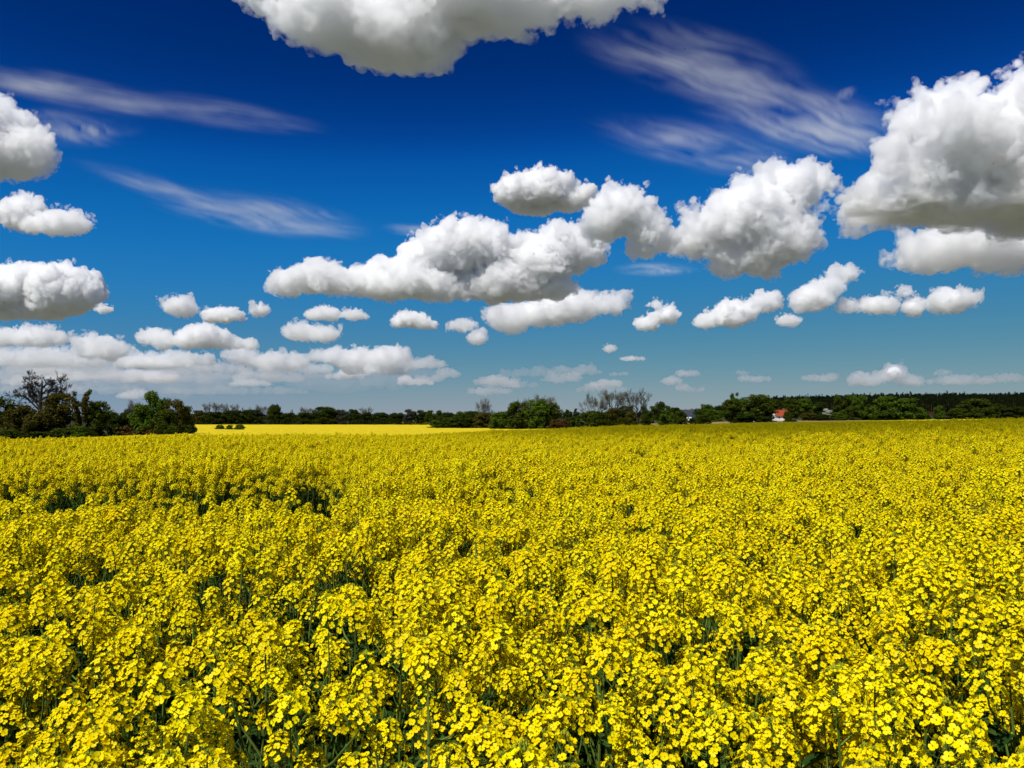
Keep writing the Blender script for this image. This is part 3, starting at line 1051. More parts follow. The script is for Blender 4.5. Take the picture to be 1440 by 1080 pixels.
# hedges: long low masses of leaf over stems
def hedge(pts, green, label, w_m=2.2):
    """pts: (px, d, top row)"""
    st, lf = MB(), MB()
    P = []
    for (px, d, top) in pts:
        loc, H = place_height(px, d, top)
        P.append((np.array(loc), H))
    for (a, ha), (b, hb) in zip(P[:-1], P[1:]):
        L = np.linalg.norm(b - a)
        d0h = a[1]
        n = max(2, int(L / (0.9 if d0h < 200 else 1.5)))
        for k in range(n):
            t = (k + trr.random()) / n
            c = a * (1 - t) + b * t
            h = (ha * (1 - t) + hb * t) * trr.uniform(0.85, 1.08)
            st.tube([c, c + np.array([trr.normal(0, .2), trr.normal(0, .2), h * 0.7])], [0.05, 0.02], 4)
            for z in np.arange(0.35, h, 0.6):
                leaf_cloud(lf, c + np.array([trr.normal(0, .2), trr.normal(0, .4), z]), np.array([0.8, w_m * 0.5, min(0.55, h - z + 0.1)]), 20, 0.17, trr)
    root = bpy.data.objects.new("hedge", None)
    COL.objects.link(root)
    o0 = P[0][0]
    root.location = o0
    tag(root, label, "hedge")
    for nm, b, m in (("stems", st, M_bark), ("foliage", lf, GREENS[green])):
        off = MB()
        off.merge(b, Matrix.Translation(-Vector(o0)))
        link(nm, off.mesh(nm, [m]), root)
hedge([(163, 142, 600), (185, 143, 598.5), (205, 144, 599.5), (220, 145, 602)], 'brown', "low reddish brown hedge between the two left clumps")
hedge([(216, 144, 601), (240, 146, 600), (262, 148, 598), (272, 149, 597)], 'dark', "dark hedge with a squared end beside the yellow field")

hedge([(275, 551, 590), (400, 552, 589), (520, 550, 590), (612, 548, 592)], 'dark', "long dark hedge along the far edge of the yellow field", 4.0)
hedge([(792, 258, 590), (840, 257, 588), (900, 260, 591)], 'mid', "low green hedge under the three big bare trees", 3.0)

# far woods: one mass each
M_pine = leafy_mat("pine_needles", (0.006, 0.012, 0.004), (0.017, 0.026, 0.008), 0.08)
M_pbark = noise_color_mat("pine_bark", [(0.3, (0.05, 0.025, 0.012)), (0.7, (0.10, 0.05, 0.025))], 1.0, 4)
C_pine = source_collection("pine_source", [build_pine(trr).mesh("pine", [M_pine, M_pbark]) for _ in range(4)])
def wood(name, u0, u1, d0, d1, step, smin, smax, label, rampu=None):
    ds = np.arange(d0, d1, step)
    P = []
    for d in ds:
        us = np.arange(u0, u1, step / d * FPX)
        us = us + trr.uniform(-.5, .5, len(us)) * step / d * FPX
        P.append(np.stack([(us - 720) / FPX * d, np.full(len(us), d) + trr.uniform(-.5, .5, len(us)) * step], 1))
    P = np.concatenate(P)
    z = ground_z(P[:, 0], P[:, 1])
    n = len(P)
    s = trr.uniform(smin, smax, n) * (0.85 + 0.3 * vnoise(P[:, 0], P[:, 1], 60, 31))
    s = np.where(trr.random(n) < 0.06, s * 1.15, s)
    if rampu:
        s = s * np.interp(720 + FPX * P[:, 0] / P[:, 1], *rampu)
    o = scatter(name, np.column_stack([P, z - 0.2]), np.stack([np.zeros(n), np.zeros(n), trr.uniform(0, 6.28, n)], 1), s, trr.integers(0, 4, n), C_pine)
    tag(o, label, "forest", kind="stuff")
wood("pine_forest", 925, 1700, 880, 1480, 6.0, 0.68, 1.25, "dark pine forest covering the long hill on the right horizon", ([920, 1000, 1060, 1130], [0.35, 0.5, 0.8, 1.0]))
wood("distant_forest", -800, 1000, 860, 1100, 7.0, 0.42, 0.60, "dim distant wood along the horizon behind the treeline")

# yellow fields glimpsed far off through the gaps of the treeline
def far_patch(u0, u1, d, row_lo, row_hi, label):
    V = []
    for (dd, row) in ((d, row_lo), (d + 90, row_hi)):
        for uu in (u0, u1):
            V.append(((uu - 720) / FPX * dd, dd, CAMZ - (row - HORIZON) / FPX * dd))
    b = MB()
    low = [(x, y, z - 6) for (x, y, z) in V]
    b.add(V + low, [(0, 1, 3, 2), (0, 4, 5, 1), (1, 5, 7, 3), (2, 6, 4, 0), (3, 7, 6, 2)])
    tag(link("distant_field", b.mesh("distant_field", [M_crop])), label, "field", kind="structure")
far_patch(552, 600, 700, 594, 591, "distant yellow field glimpsed low between the middle trees")

# ------------------------------------------------------------------ houses
M_wall = noise_color_mat("white_render", [(0.3, (0.70, 0.69, 0.66)), (0.7, (0.82, 0.81, 0.79))], 0.8, 5)
M_tile = noise_color_mat("red_tiles", [(0.3, (0.20, 0.036, 0.015)), (0.7, (0.32, 0.068, 0.028))], 1.6, 6)
M_slate = noise_color_mat("dark_tiles", [(0.3, (0.022, 0.024, 0.035)), (0.7, (0.05, 0.052, 0.065))], 1.6, 6)
M_paleroof = noise_color_mat("pale_metal", [(0.3, (0.40, 0.40, 0.42)), (0.7, (0.60, 0.60, 0.62))], 0.6, 4)
M_brick = noise_color_mat("brick", [(0.3, (0.16, 0.06, 0.04)), (0.7, (0.28, 0.11, 0.07))], 3.0, 4)
M_frame = noise_color_mat("painted_wood", [(0.3, (0.62, 0.61, 0.58)), (0.7, (0.72, 0.71, 0.68))], 2.0, 3)
M_doorw = noise_color_mat("brown_wood", [(0.3, (0.08, 0.045, 0.025)), (0.7, (0.14, 0.08, 0.045))], 3.0, 3)
def glass_mat():
    m, n, l = new_mat("window_glass")
    out = n.new("ShaderNodeOutputMaterial")
    p = n.new("ShaderNodeBsdfPrincipled")
    p.inputs['Base Color'].default_value = (0.02, 0.025, 0.03, 1)
    p.inputs['Roughness'].default_value = 0.08
    l.new(p.outputs[0], out.inputs['Surface'])
    return m
M_glass = glass_mat()

def gable_house(px, d, L, Wd, wall_h, roof_h, yaw, wall_m, roof_m, label, windows, door_x=None, name="house", lift=0.0):
    x, y, z = at_px(px, d)
    root = bpy.data.objects.new(name, None)
    COL.objects.link(root)
    root.location = (x, y, z - 0.15 + lift)
    root.rotation_euler = (0, 0, yaw)
    tag(root, label, "house")
    hx, hy = L / 2, Wd / 2
    b = MB()
    b.add([(-hx, -hy, 0), (hx, -hy, 0), (hx, hy, 0), (-hx, hy, 0), (-hx, -hy, wall_h), (hx, -hy, wall_h), (hx, hy, wall_h), (-hx, hy, wall_h),
           (-hx, 0, wall_h + roof_h), (hx, 0, wall_h + roof_h)],
          [(0, 1, 5, 4), (2, 3, 7, 6), (1, 2, 6, 9, 5), (3, 0, 4, 8, 7), (0, 3, 2, 1)])
    link("wall", b.mesh("wall", [wall_m]), root)
    b = MB()
    ov, th = 0.45, 0.16
    sl = roof_h / hy
    for s in (-1, 1):
        e = [(-hx - ov, s * (hy + ov), wall_h - sl * ov + 0.02), (hx + ov, s * (hy + ov), wall_h - sl * ov + 0.02), (hx + ov, s * 0.002, wall_h + roof_h + 0.02), (-hx - ov, s * 0.002, wall_h + roof_h + 0.02)]
        t = [(p[0], p[1], p[2] + th) for p in e]
        b.add(e + t, [(0, 1, 2, 3), (4, 5, 6, 7), (0, 1, 5, 4), (1, 2, 6, 5), (3, 0, 4, 7), (2, 3, 7, 6)])
    roof = link("roof", b.mesh("roof", [roof_m]), root)
    b = MB()
    b.box((hx * 0.45, -0.35, wall_h + roof_h - 0.5), (hx * 0.45 + 0.7, 0.35, wall_h + roof_h + 0.9))
    link("chimney", b.mesh("chimney", [M_brick]), roof)
    for (wx, wz, ww, wh) in windows:
        fr_ = MB()
        f, y0, y1 = 0.10, -hy - 0.05, -hy - 0.004
        fr_.box((wx - ww / 2, y0, wz), (wx + ww / 2, y1, wz + f))
        fr_.box((wx - ww / 2, y0, wz + wh - f), (wx + ww / 2, y1, wz + wh))
        fr_.box((wx - ww / 2, y0, wz + f), (wx - ww / 2 + f, y1, wz + wh - f))
        fr_.box((wx + ww / 2 - f, y0, wz + f), (wx + ww / 2, y1, wz + wh - f))
        w = link("window", fr_.mesh("window", [M_frame]), root)
        p = MB()
        p.box((wx - ww / 2 + f, -hy - 0.02, wz + f), (wx + ww / 2 - f, -hy - 0.003, wz + wh - f))
        link("pane", p.mesh("pane", [M_glass]), w)
    if door_x is not None:
        p = MB()
        p.box((door_x - 0.5, -hy - 0.06, 0.16), (door_x + 0.5, -hy - 0.004, 2.2))
        dd = link("door", p.mesh("door", [M_doorw]), root)
        p = MB()
        p.box((door_x + 0.32, -hy - 0.10, 1.1), (door_x + 0.42, -hy - 0.063, 1.16))
        link("handle", p.mesh("handle", [M_paleroof]), dd)
    return root
gable_house(1097, 380, 6.0, 5.4, 2.4, 2.5, R(8), M_wall, M_tile, "white house with a steep red tiled roof, half hidden by trees", [(-1.9, 0.9, 0.9, 1.0), (0.5, 0.9, 0.9, 1.0)], 2.1, lift=0.5)
gable_house(968, 500, 7.5, 7.5, 3.4, 3.4, R(-38), M_wall, M_slate, "white house with a dark roof seen over the bushes", [(-1.8, 1.2, 1.1, 1.2), (1.6, 1.2, 1.1, 1.2)], 0.0, lift=1.2)
gable_house(1064, 352, 3.2, 2.6, 2.1, 0.9, R(-15), M_wall, M_slate, "tiny white shed in the shade of the wide domed tree", [(0.6, 0.9, 0.7, 0.7)], -0.7, name="garden_shed")
# ------------------------------------------------------------------ clouds
def bspline_mat(n, freq_len, rnd_off):
    """n sample points spread over freq_len lattice cells -> weights of a cubic B-spline"""
    t = np.linspace(0, freq_len, n) + rnd_off
    i = np.floor(t).astype(int)
    f = t - i
    W = np.zeros((n, int(math.ceil(freq_len)) + 6))
    w = [(1 - f) ** 3 / 6, (3 * f ** 3 - 6 * f ** 2 + 4) / 6, (-3 * f ** 3 + 3 * f ** 2 + 3 * f + 1) / 6, f ** 3 / 6]
    for k in range(4):
        W[np.arange(n), i + k] = w[k]
    return W

def grid_noise(shape, ext, cell, g):
    Ws = [bspline_mat(shape[a], ext[a] / cell, g.random()) for a in range(3)]
    lat = g.standard_normal([w.shape[1] for w in Ws]).astype(np.float32)
    r = np.tensordot(Ws[0].astype(np.float32), lat, (1, 0))
    r = np.einsum('yb,xbc->xyc', Ws[1].astype(np.float32), r, optimize=True)
    return np.einsum('zc,xyc->xyz', Ws[2].astype(np.float32), r, optimize=True)

def surface_nets(F, lo, h):
    """closed quad mesh of F=0 (F<0 is inside) on a regular grid"""
    ins = F < 0
    nx, ny, nz = F.shape
    tot = np.zeros((nx - 1, ny - 1, nz - 1), np.float32)
    P = [np.zeros_like(tot) for _ in range(3)]
    c8 = [(i, j, k) for i in (0, 1) for j in (0, 1) for k in (0, 1)]
    sl = lambda o: tuple(slice(o[a], F.shape[a] - 1 + o[a]) for a in range(3))
    for ax in range(3):
        for o in c8:
            if o[ax] == 1:
                continue
            o2 = list(o)
            o2[ax] = 1
            fa, fb = F[sl(o)], F[sl(o2)]
            cross = (ins[sl(o)] != ins[sl(o2)])
            t = np.where(cross, fa / (fa - fb + 1e-20), 0)
            tot += cross
            for d in range(3):
                P[d] += cross * (o[d] + (t if d == ax else 0))
    act = tot > 0
    idx = -np.ones(act.shape, np.int64)
    idx[act] = np.arange(act.sum())
    cells = np.argwhere(act)
    V = np.stack([(cells[:, d] + P[d][act] / tot[act]) * h + lo[d] for d in range(3)], 1)
    quads = []
    for ax in range(3):
        b, c = (ax + 1) % 3, (ax + 2) % 3
        s0 = [slice(None)] * 3
        s1 = [slice(None)] * 3
        s0[ax] = slice(0, -1)
        s1[ax] = slice(1, None)
        e = ins[tuple(s0)] != ins[tuple(s1)]
        flip = ins[tuple(s0)]
        E = np.argwhere(e)
        E = E[(E[:, b] > 0) & (E[:, c] > 0) & (E[:, b] < F.shape[b] - 1) & (E[:, c] < F.shape[c] - 1)]
        q = []
        for db, dc in ((-1, -1), (0, -1), (0, 0), (-1, 0)):
            k = E.copy()
            k[:, b] += db
            k[:, c] += dc
            q.append(idx[k[:, 0], k[:, 1], k[:, 2]])
        q = np.stack(q, 1)
        fl = flip[E[:, 0], E[:, 1], E[:, 2]]
        q[~fl] = q[~fl][:, ::-1]
        quads.append(q)
    return V, np.concatenate(quads)

def big_pieces(V, Q, least):
    """drops the small loose pieces of a mesh"""
    lab = np.arange(len(V))
    for _ in range(200):
        m = lab[Q].min(1)
        new = lab.copy()
        np.minimum.at(new, Q.ravel(), np.repeat(m, 4))
        new = new[new]
        if (new == lab).all():
            break
        lab = new
    u, inv, cnt = np.unique(lab, return_inverse=True, return_counts=True)
    ok = (cnt >= least * cnt.max())[inv]
    Q = Q[ok[Q[:, 0]]]
    re = -np.ones(len(V), np.int64)
    re[ok] = np.arange(ok.sum())
    return V[ok], re[Q]

def np_mesh(name, V, Q, mat):
    me = bpy.data.meshes.new(name)
    me.vertices.add(len(V))
    me.vertices.foreach_set('co', V.astype(np.float32).ravel())
    me.loops.add(Q.size)
    me.loops.foreach_set('vertex_index', Q.astype(np.int32).ravel())
    me.polygons.add(len(Q))
    me.polygons.foreach_set('loop_start', np.arange(0, Q.size, 4, dtype=np.int32))
    me.polygons.foreach_set('use_smooth', np.ones(len(Q), dtype=bool))
    me.materials.append(mat)
    me.update(calc_edges=True)
    me.validate()
    return me

def cloud_core_mat(name, thru):
    m, n, l = new_mat(name)
    out = n.new("ShaderNodeOutputMaterial")
    d = n.new("ShaderNodeBsdfDiffuse")
    d.inputs['Color'].default_value = (0.95, 0.95, 0.95, 1)
    t = n.new("ShaderNodeBsdfTranslucent")
    t.inputs['Color'].default_value = (0.95, 0.95, 0.95, 1)
    mx = n.new("ShaderNodeMixShader")
    mx.inputs[0].default_value = thru
    l.new(d.outputs[0], mx.inputs[1])
    l.new(t.outputs[0], mx.inputs[2])
    l.new(mx.outputs[0], out.inputs['Surface'])
    return m

def cloud_air_mat(density):
    m, n, l = new_mat("cloud_vapour")
    out = n.new("ShaderNodeOutputMaterial")
    v = n.new("ShaderNodeVolumeScatter")
    v.inputs['Color'].default_value = (0.965, 0.965, 0.965, 1)
    v.inputs['Density'].default_value = density
    v.inputs['Anisotropy'].default_value = 0.35
    l.new(v.outputs[0], out.inputs['Volume'])
    return m

CORE = cloud_core_mat("cloud_core", 0.36)
CORE_THICK = cloud_core_mat("thick_cloud_core", 0.04)      # a cloud so deep that hardly any light comes through

def fringe_mat(density, cell):
    m, n, l = new_mat("torn_vapour")
    out = n.new("ShaderNodeOutputMaterial")
    v = n.new("ShaderNodeVolumeScatter")
    v.inputs['Color'].default_value = (0.965, 0.965, 0.965, 1)
    v.inputs['Anisotropy'].default_value = 0.2
    tc = n.new("ShaderNodeTexCoord")
    nz = n.new("ShaderNodeTexNoise")
    nz.inputs['Scale'].default_value = 1.0 / cell
    nz.inputs['Detail'].default_value = 4
    nz.inputs['Roughness'].default_value = 0.6
    mr = n.new("ShaderNodeMapRange")
    mr.inputs['From Min'].default_value = 0.46
    mr.inputs['From Max'].default_value = 0.66
    mr.inputs['To Max'].default_value = density
    l.new(tc.outputs['Object'], nz.inputs['Vector'])
    l.new(nz.outputs[0], mr.inputs[0])
    l.new(mr.outputs[0], v.inputs['Density'])
    l.new(v.outputs[0], out.inputs['Volume'])
    m.cycles.volume_step_rate = 0.35
    return m

def make_cloud(name, label, blobs, cells=90, dist=None, base_alt=950.0, opt=6.0, core=0.55, rough=1.0, group=None, seed=0, lump=0.62, squash=1.0, thick=False, wisps=True, floor_alt=None):
    """blobs: (px, py, rx, ry) in photograph pixels; the cloud is built at its own real distance and size"""
    g = np.random.default_rng(1000 + seed)
    parts = []
    for (px, py, rx, ry) in blobs:          # long blobs become a row of smaller ones
        if rx < 2.0 * ry:
            parts.append((px, py, rx, ry))
            continue
        n = int(round(rx / ry * 1.15))
        for k in range(n):
            t = (k + 0.5) / n * 2 - 1 + g.uniform(-0.5, 0.5) / n
            q = ry * (0.55 + 0.5 * math.sqrt(max(0, 1 - t * t))) * g.uniform(0.72, 1.12)
            parts.append((px + t * (rx - q), py + ry - q * g.uniform(0.85, 1.15), q * g.uniform(1.15, 1.6), q))
    B = np.array(parts, float)
    base_py = (B[:, 1] + B[:, 3]).max()
    el = max(0.022, (HORIZON - base_py) / FPX)
    D = dist or base_alt / el
    cx = (B[:, 0] * B[:, 2]).sum() / B[:, 2].sum()
    cyp = (B[:, 1] * B[:, 2]).sum() / B[:, 2].sum()
    d0 = ray(cx, cyp)
    yaw = math.atan2(-d0[0], 1.0)
    Dr = D * math.hypot(d0[0], 1.0)
    origin = np.array([0, 0, CAMZ]) + d0 * D
    Rm = np.array(Matrix.Rotation(-yaw, 3, 'Z'))      # world -> local
    S = D / FPX * math.hypot(d0[0], 1.0)              # metres per pixel there
    cen, rad = [], []
    for (px, py, rx, ry) in B:
        w = np.array([0, 0, CAMZ]) + ray(px, py) * D
        c = Rm @ (w - origin)
        c[1] += g.uniform(-0.35, 0.35) * min(rx, 2.0 * ry) * S
        cen.append(c)
        rad.append((rx * S, max(rx * 0.8, ry) * S * squash, ry * S))
    cen, rad = np.array(cen), np.array(rad)
    rmean = np.median(np.minimum(rad[:, 0], rad[:, 2]))
    pad = 0.55 * rmean
    lo = (cen - rad).min(0) - pad
    hi = (cen + rad).max(0) + pad
    h = (hi - lo)[0] / cells
    h = max(h, float(((hi - lo).prod() / 6.5e6) ** (1 / 3)))
    shape = tuple(int(math.ceil((hi - lo)[a] / h)) + 1 for a in range(3))
    ext = [(s - 1) * h for s in shape]
    X = [lo[a] + np.arange(shape[a]) * h for a in range(3)]
    gx, gy, gz = np.meshgrid(*[x.astype(np.float32) for x in X], indexing='ij', sparse=True)
    k = 0.16 * rmean
    acc = np.zeros(shape, np.float32)
    for c, r in zip(cen, rad):
        q = np.sqrt(((gx - c[0]) / r[0]) ** 2 + ((gy - c[1]) / r[1]) ** 2 + ((gz - c[2]) / r[2]) ** 2)
        d = (q - 1.0) * min(r[0], r[2])
        acc += np.exp(np.clip(-d / k, -40, 40))
    sdf = -k * np.log(acc + 1e-18)
    # cauliflower: |noise| has round bumps and sharp creases
    disp = np.zeros(shape, np.float32)
    amp, cell = 0.36 * rmean * rough, rmean * lump
    wob = grid_noise(shape, ext, rmean * 1.3, g)
    for o in range(6):
        if cell < 1.6 * h:
            break
        nz = grid_noise(shape, ext, cell, g)
        disp += amp * (np.abs(nz) * 2.1 - 0.60)
        cell *= 0.5
        amp *= 0.64
    # flatter, smoother undersides
    lowz = (cen[:, 2] - rad[:, 2]).min()
    hz = np.clip((gz - lowz) / max(1e-6, ((cen[:, 2] + rad[:, 2]).max() - lowz)), 0, 1)
    bumps = 0.45 + 0.75 * hz
    F = sdf - disp * bumps - 0.16 * rmean * wob
    if floor_alt is not None:       # the level, flat base of a big cloud
        rag = 0.24 * rmean * grid_noise(shape, ext, rmean * 0.9, g) + 0.05 * rmean * grid_noise(shape, ext, rmean * 0.3, g)
        F = np.maximum(F, (floor_alt - origin[2]) - gz + rag)
    # keep the border empty so that the mesh is closed
    for a in range(3):
        s = [slice(None)] * 3
        for e in (0, -1):
            s[a] = e
            F[tuple(s)] = np.abs(F[tuple(s)]) + 0.01 * h
    V, Q = big_pieces(*surface_nets(F, lo, h), 0.06)
    soft = sdf - 0.40 * disp * bumps - 0.16 * rmean * wob
    if floor_alt is not None:
        soft = np.maximum(soft, (floor_alt - origin[2]) - gz)
    for a in range(3):
        s = [slice(None)] * 3
        for e in (0, -1):
            s[a] = e
            soft[tuple(s)] = np.abs(soft[tuple(s)]) + 0.01 * h
    vap = cloud_air_mat(opt / rmean)
    if wisps:
        # a thin ragged fringe of vapour round the cloud
        fr1 = grid_noise(shape, ext, rmean * 0.55, g)
        fr2 = grid_noise(shape, ext, max(rmean * 0.2, 2.2 * h), g)
        G = F - rmean * (0.11 + 0.20 * np.clip(fr1, -1, 2) + 0.07 * fr2)
        for a in range(3):
            s = [slice(None)] * 3
            for e in (0, -1):
                s[a] = e
                G[tuple(s)] = np.abs(G[tuple(s)]) + 0.01 * h
        Vw, Qw = big_pieces(*surface_nets(G, lo, h), 0.02)
        fringe = np_mesh("fringe", Vw, Qw, fringe_mat((1.1 * opt + 1.0) / rmean, rmean * 0.30))
    if core > 0:
        Vc, Qc = big_pieces(*surface_nets(soft + core * rmean * 0.5, lo, h), 0.99)
        o = link(name, np_mesh(name, Vc, Qc, CORE_THICK if thick else CORE))
        sh = link("vapour", np_mesh("vapour", V, Q, vap), o)
    else:
        o = link(name, np_mesh(name, V, Q, vap))
    if wisps:
        link("fringe", fringe, o)
    o.location = origin
    o.rotation_euler = (0, 0, yaw)
    tag(o, label, "cloud", group)
    return o


CG = "cumulus clouds scattered over the field"
CL = [
 # name, blobs, cells, opt, core, label
 ([(380,-22,62,40),(470,28,78,54),(560,42,100,58),(660,5,105,55),(760,-15,90,40),(860,-20,85,34),(600,-60,200,60),(540,60,60,36)], 250, 4.0, .9, "large grey white cloud cut by the top edge of the photograph"),
 ([(1236,300,40,26),(1272,272,42,40),(1312,250,56,52),(1360,218,76,58),(1425,198,76,56),(1500,206,90,74),(1340,290,100,46),(1440,290,130,56)], 260, 9.0, .4, "biggest white cumulus with a dark grey base at the right edge"),
 ([(1310,352,42,24),(1370,342,60,32),(1430,348,60,30),(1490,335,60,36)], 130, 4.0, .8, "grey ragged cloud directly under the biggest cumulus"),
 ([(970,335,36,20),(1010,322,48,28),(1060,302,62,40),(1105,272,46,36),(1142,256,26,22),(1050,360,56,26),(1095,335,52,38)], 190, 5.0, .8, "white cumulus with a raised right shoulder left of the biggest one"),
 ([(875,298,42,33),(850,318,30,24),(905,322,34,24),(932,336,20,16),(900,352,18,10)], 120, 5.0, .8, "rounded cumulus touching the right end of the long central cloud"),
 ([(410,398,30,19),(450,390,46,21),(510,394,60,22),(560,384,56,26),(605,362,50,32),(645,348,52,38),(662,333,28,26),(690,345,32,30),(620,395,60,20),(720,390,62,25),(760,365,55,36),(800,350,42,34),(748,345,20,20),(795,332,32,20),(830,352,24,22),(745,402,60,13),(590,398,45,23),(650,396,50,25),(705,398,48,25),(765,396,46,23),(545,398,42,21)], 320, 5.0, .8, "long white cumulus bank stretching across the middle of the sky"),
 ([(730,272,36,24),(765,266,42,29),(800,277,28,18),(821,270,13,12),(752,288,36,15)], 130, 5.0, .8, "lone compact cumulus floating above the long central bank"),
 ([(715,447,34,19),(760,440,46,20),(800,430,42,22),(840,425,44,17),(872,419,18,9),(720,460,16,10)], 140, 2.6, 1.1, "thin ragged cloud hanging under the long central bank"),
 ([(-20,410,60,32),(40,405,56,30),(90,408,44,30),(122,410,20,18),(40,434,80,12)], 170, 5.0, .8, "broad flat cumulus at the left edge above the low cloud rows"),
 ([(145,435,9,6)], 40, 3.0, 0, "tiny puff beside the broad flat cumulus at the left"),
 ([(34,297,28,21),(20,306,18,13),(70,315,36,13),(106,312,27,13)], 120, 3.6, .9, "small cumulus with a tail to the right, near the left edge"),
 ([(-4,186,44,44),(28,212,38,28),(54,205,16,20),(8,233,30,14),(-34,190,50,56)], 130, 4.0, .9, "grey centred cumulus cut by the left edge, higher than the others there"),
 ([(253,432,22,15)], 70, 3.6, .9, "left one of three small puffs in the left half of the sky"),
 ([(302,440,26,13),(325,444,19,7)], 80, 3.6, .9, "middle one of three small puffs in the left half of the sky"),
 ([(365,437,14,9)], 50, 3.0, .9, "right one of three small puffs in the left half of the sky"),
 ([(424,467,25,13),(456,469,22,12)], 80, 4.0, .9, "small cumulus under the left end of the long central bank"),
 ([(455,440,26,11),(500,443,20,7)], 80, 2.6, 0, "faint shred between the central bank and the small cumulus below it"),
 ([(578,448,23,12),(600,455,19,8),(561,453,11,8)], 80, 4.0, .9, "small white puff below the middle of the long central bank"),
 ([(650,458,20,9),(671,475,15,11)], 70, 2.6, 0, "pale broken shred between the white puff and the thin ragged cloud"),
 ([(936,442,24,12),(911,455,17,9),(922,428,9,6)], 80, 4.0, .9, "small slanting cumulus alone right of the thin ragged cloud"),
 ([(1000,448,28,13),(1030,440,25,19),(1075,425,26,12),(1048,438,20,10)], 120, 4.0, .9, "low cumulus with two bumps right of the small slanting one"),
 ([(1140,420,35,17),(1185,385,21,11),(1165,402,20,12),(1190,432,17,8)], 110, 2.6, 1.0, "hazy broken cloud below the shouldered cumulus"),
 ([(1110,452,15,8)], 50, 2.8, 0, "tiny faint puff under the hazy broken cloud"),
 ([(1238,428,23,12)], 60, 3.6, .9, "left one of three small clouds at the right under the biggest cumulus"),
 ([(1285,431,14,12),(1272,412,9,7)], 60, 3.0, .9, "thin upright middle one of three small clouds at the right"),
 ([(1340,420,27,15),(1324,426,15,11)], 70, 3.6, .9, "right one of three small clouds at the right under the biggest cumulus"),
 ([(20,472,60,12),(72,472,30,11)], 110, 3.6, .9, "flat low cloud at the left edge, top one of the low cloud rows"),
 ([(118,486,18,13),(150,490,26,15)], 80, 4.0, .9, "double bumped low cloud right of the flat one at the left edge"),
 ([(215,473,30,11),(270,475,60,16),(330,482,34,8)], 120, 4.0, .9, "long low cumulus above the low cloud rows on the left"),
 ([(40,502,80,12),(120,505,40,9)], 120, 2.4, 1.0, "dim long cloud in the second low row at the left edge"),
 ([(182,504,26,13),(250,505,60,11),(215,508,40,9)], 110, 3.2, .9, "pale low cloud in the second low row under the long low cumulus"),
 ([(345,500,27,12),(402,505,36,15),(372,508,30,10)], 100, 3.6, .9, "low white cloud between the two long low rows"),
 ([(465,500,36,11),(512,505,46,14),(549,502,28,16),(530,520,50,7)], 120, 3.6, .9, "low bright cloud row under the small puff, left of the middle"),
 ([(60,516,60,9),(130,518,40,8)], 120, 2.4, 0, "soft low cloud between the dim long one and the haze at the left edge"),
 ([(300,516,60,9),(250,520,30,7)], 110, 2.4, 0, "soft low cloud filling the gap below the pale low cloud"),
 ([(430,517,40,8),(385,520,30,6)], 100, 2.2, 0, "soft low cloud left under the bright cloud row"),
 ([(50,528,80,8),(150,526,40,6)], 100, 1.4, 0, "faint flat cloud near the horizon at the left edge"),
 ([(215,530,90,8),(300,528,40,6)], 100, 1.5, 0, "faint flat cloud over the second tree clump"),
 ([(395,530,40,7),(450,527,26,5)], 80, 1.6, 0, "faint cloud over the far treeline's bare trees"),
 ([(100,548,110,6)], 80, 1.0, 0, "hazy cloud band lowest on the left"),
 ([(330,549,110,6)], 80, 1.0, 0, "hazy cloud band low over the far treeline"),
 ([(628,524,20,8),(604,532,24,6)], 70, 2.0, 0, "small faint cloud near the horizon left of the middle clump"),
 ([(718,539,17,6),(690,534,30,6)], 70, 2.0, 0, "faint low puffs over the middle clump"),
 ([(780,531,18,7),(806,530,13,7)], 60, 2.0, 0, "twin small faint clouds left of the big bare trees"),
 ([(855,539,26,6),(870,525,16,3)], 60, 1.6, 0, "faint cloud right over the big bare trees"),
 ([(858,490,9,6)], 40, 2.2, 0, "tiny lone puff in the clear sky right of the middle"),
 ([(890,504,18,3.5)], 50, 1.8, 0, "thin flat shred below the tiny lone puff"),
 ([(966,524,18,6),(946,534,20,7)], 70, 2.4, 0, "small slanting cloud above the dark roofed house"),
 ([(1042,523,10,4),(1060,532,26,5)], 60, 1.8, 0, "faint streak like cloud above the wide domed tree"),
 ([(1145,531,20,5),(1168,531,12,6)], 60, 1.8, 0, "faint low cloud above the start of the pine forest"),
 ([(1216,533,28,9),(1253,526,24,12),(1281,535,22,7)], 110, 3.4, .9, "pinkish white cumulus standing on the pine forest horizon"),
 ([(1325,523,16,3.5),(1350,534,50,6)], 70, 1.5, 0, "faint long cloud right of the cumulus on the forest horizon"),
 ([(1415,531,34,6)], 60, 1.4, 0, "faint cloud low at the right edge above the pine forest"),
]
for i, (bl, cells, opt, core, label) in enumerate(CL):
    top = min(b_[1] for b_ in bl)
    cells = int(cells * 1.25)
    core = core * (1.35 if top < 440 else 1.75)
    opt *= 0.54 if top < 450 else (0.40 if top < 460 else 0.30 if top < 500 else 0.2)
    if top > 480 and 'forest horizon' not in label:
        core = 0
    make_cloud("cumulus_cloud", label, bl, cells, opt=opt, core=core, seed=i, group=CG, thick='biggest white' in label, wisps=top < 505,
               **(dict(dist=3750.0, floor_alt=955.0, squash=2.0) if 'biggest white' in label else {}))

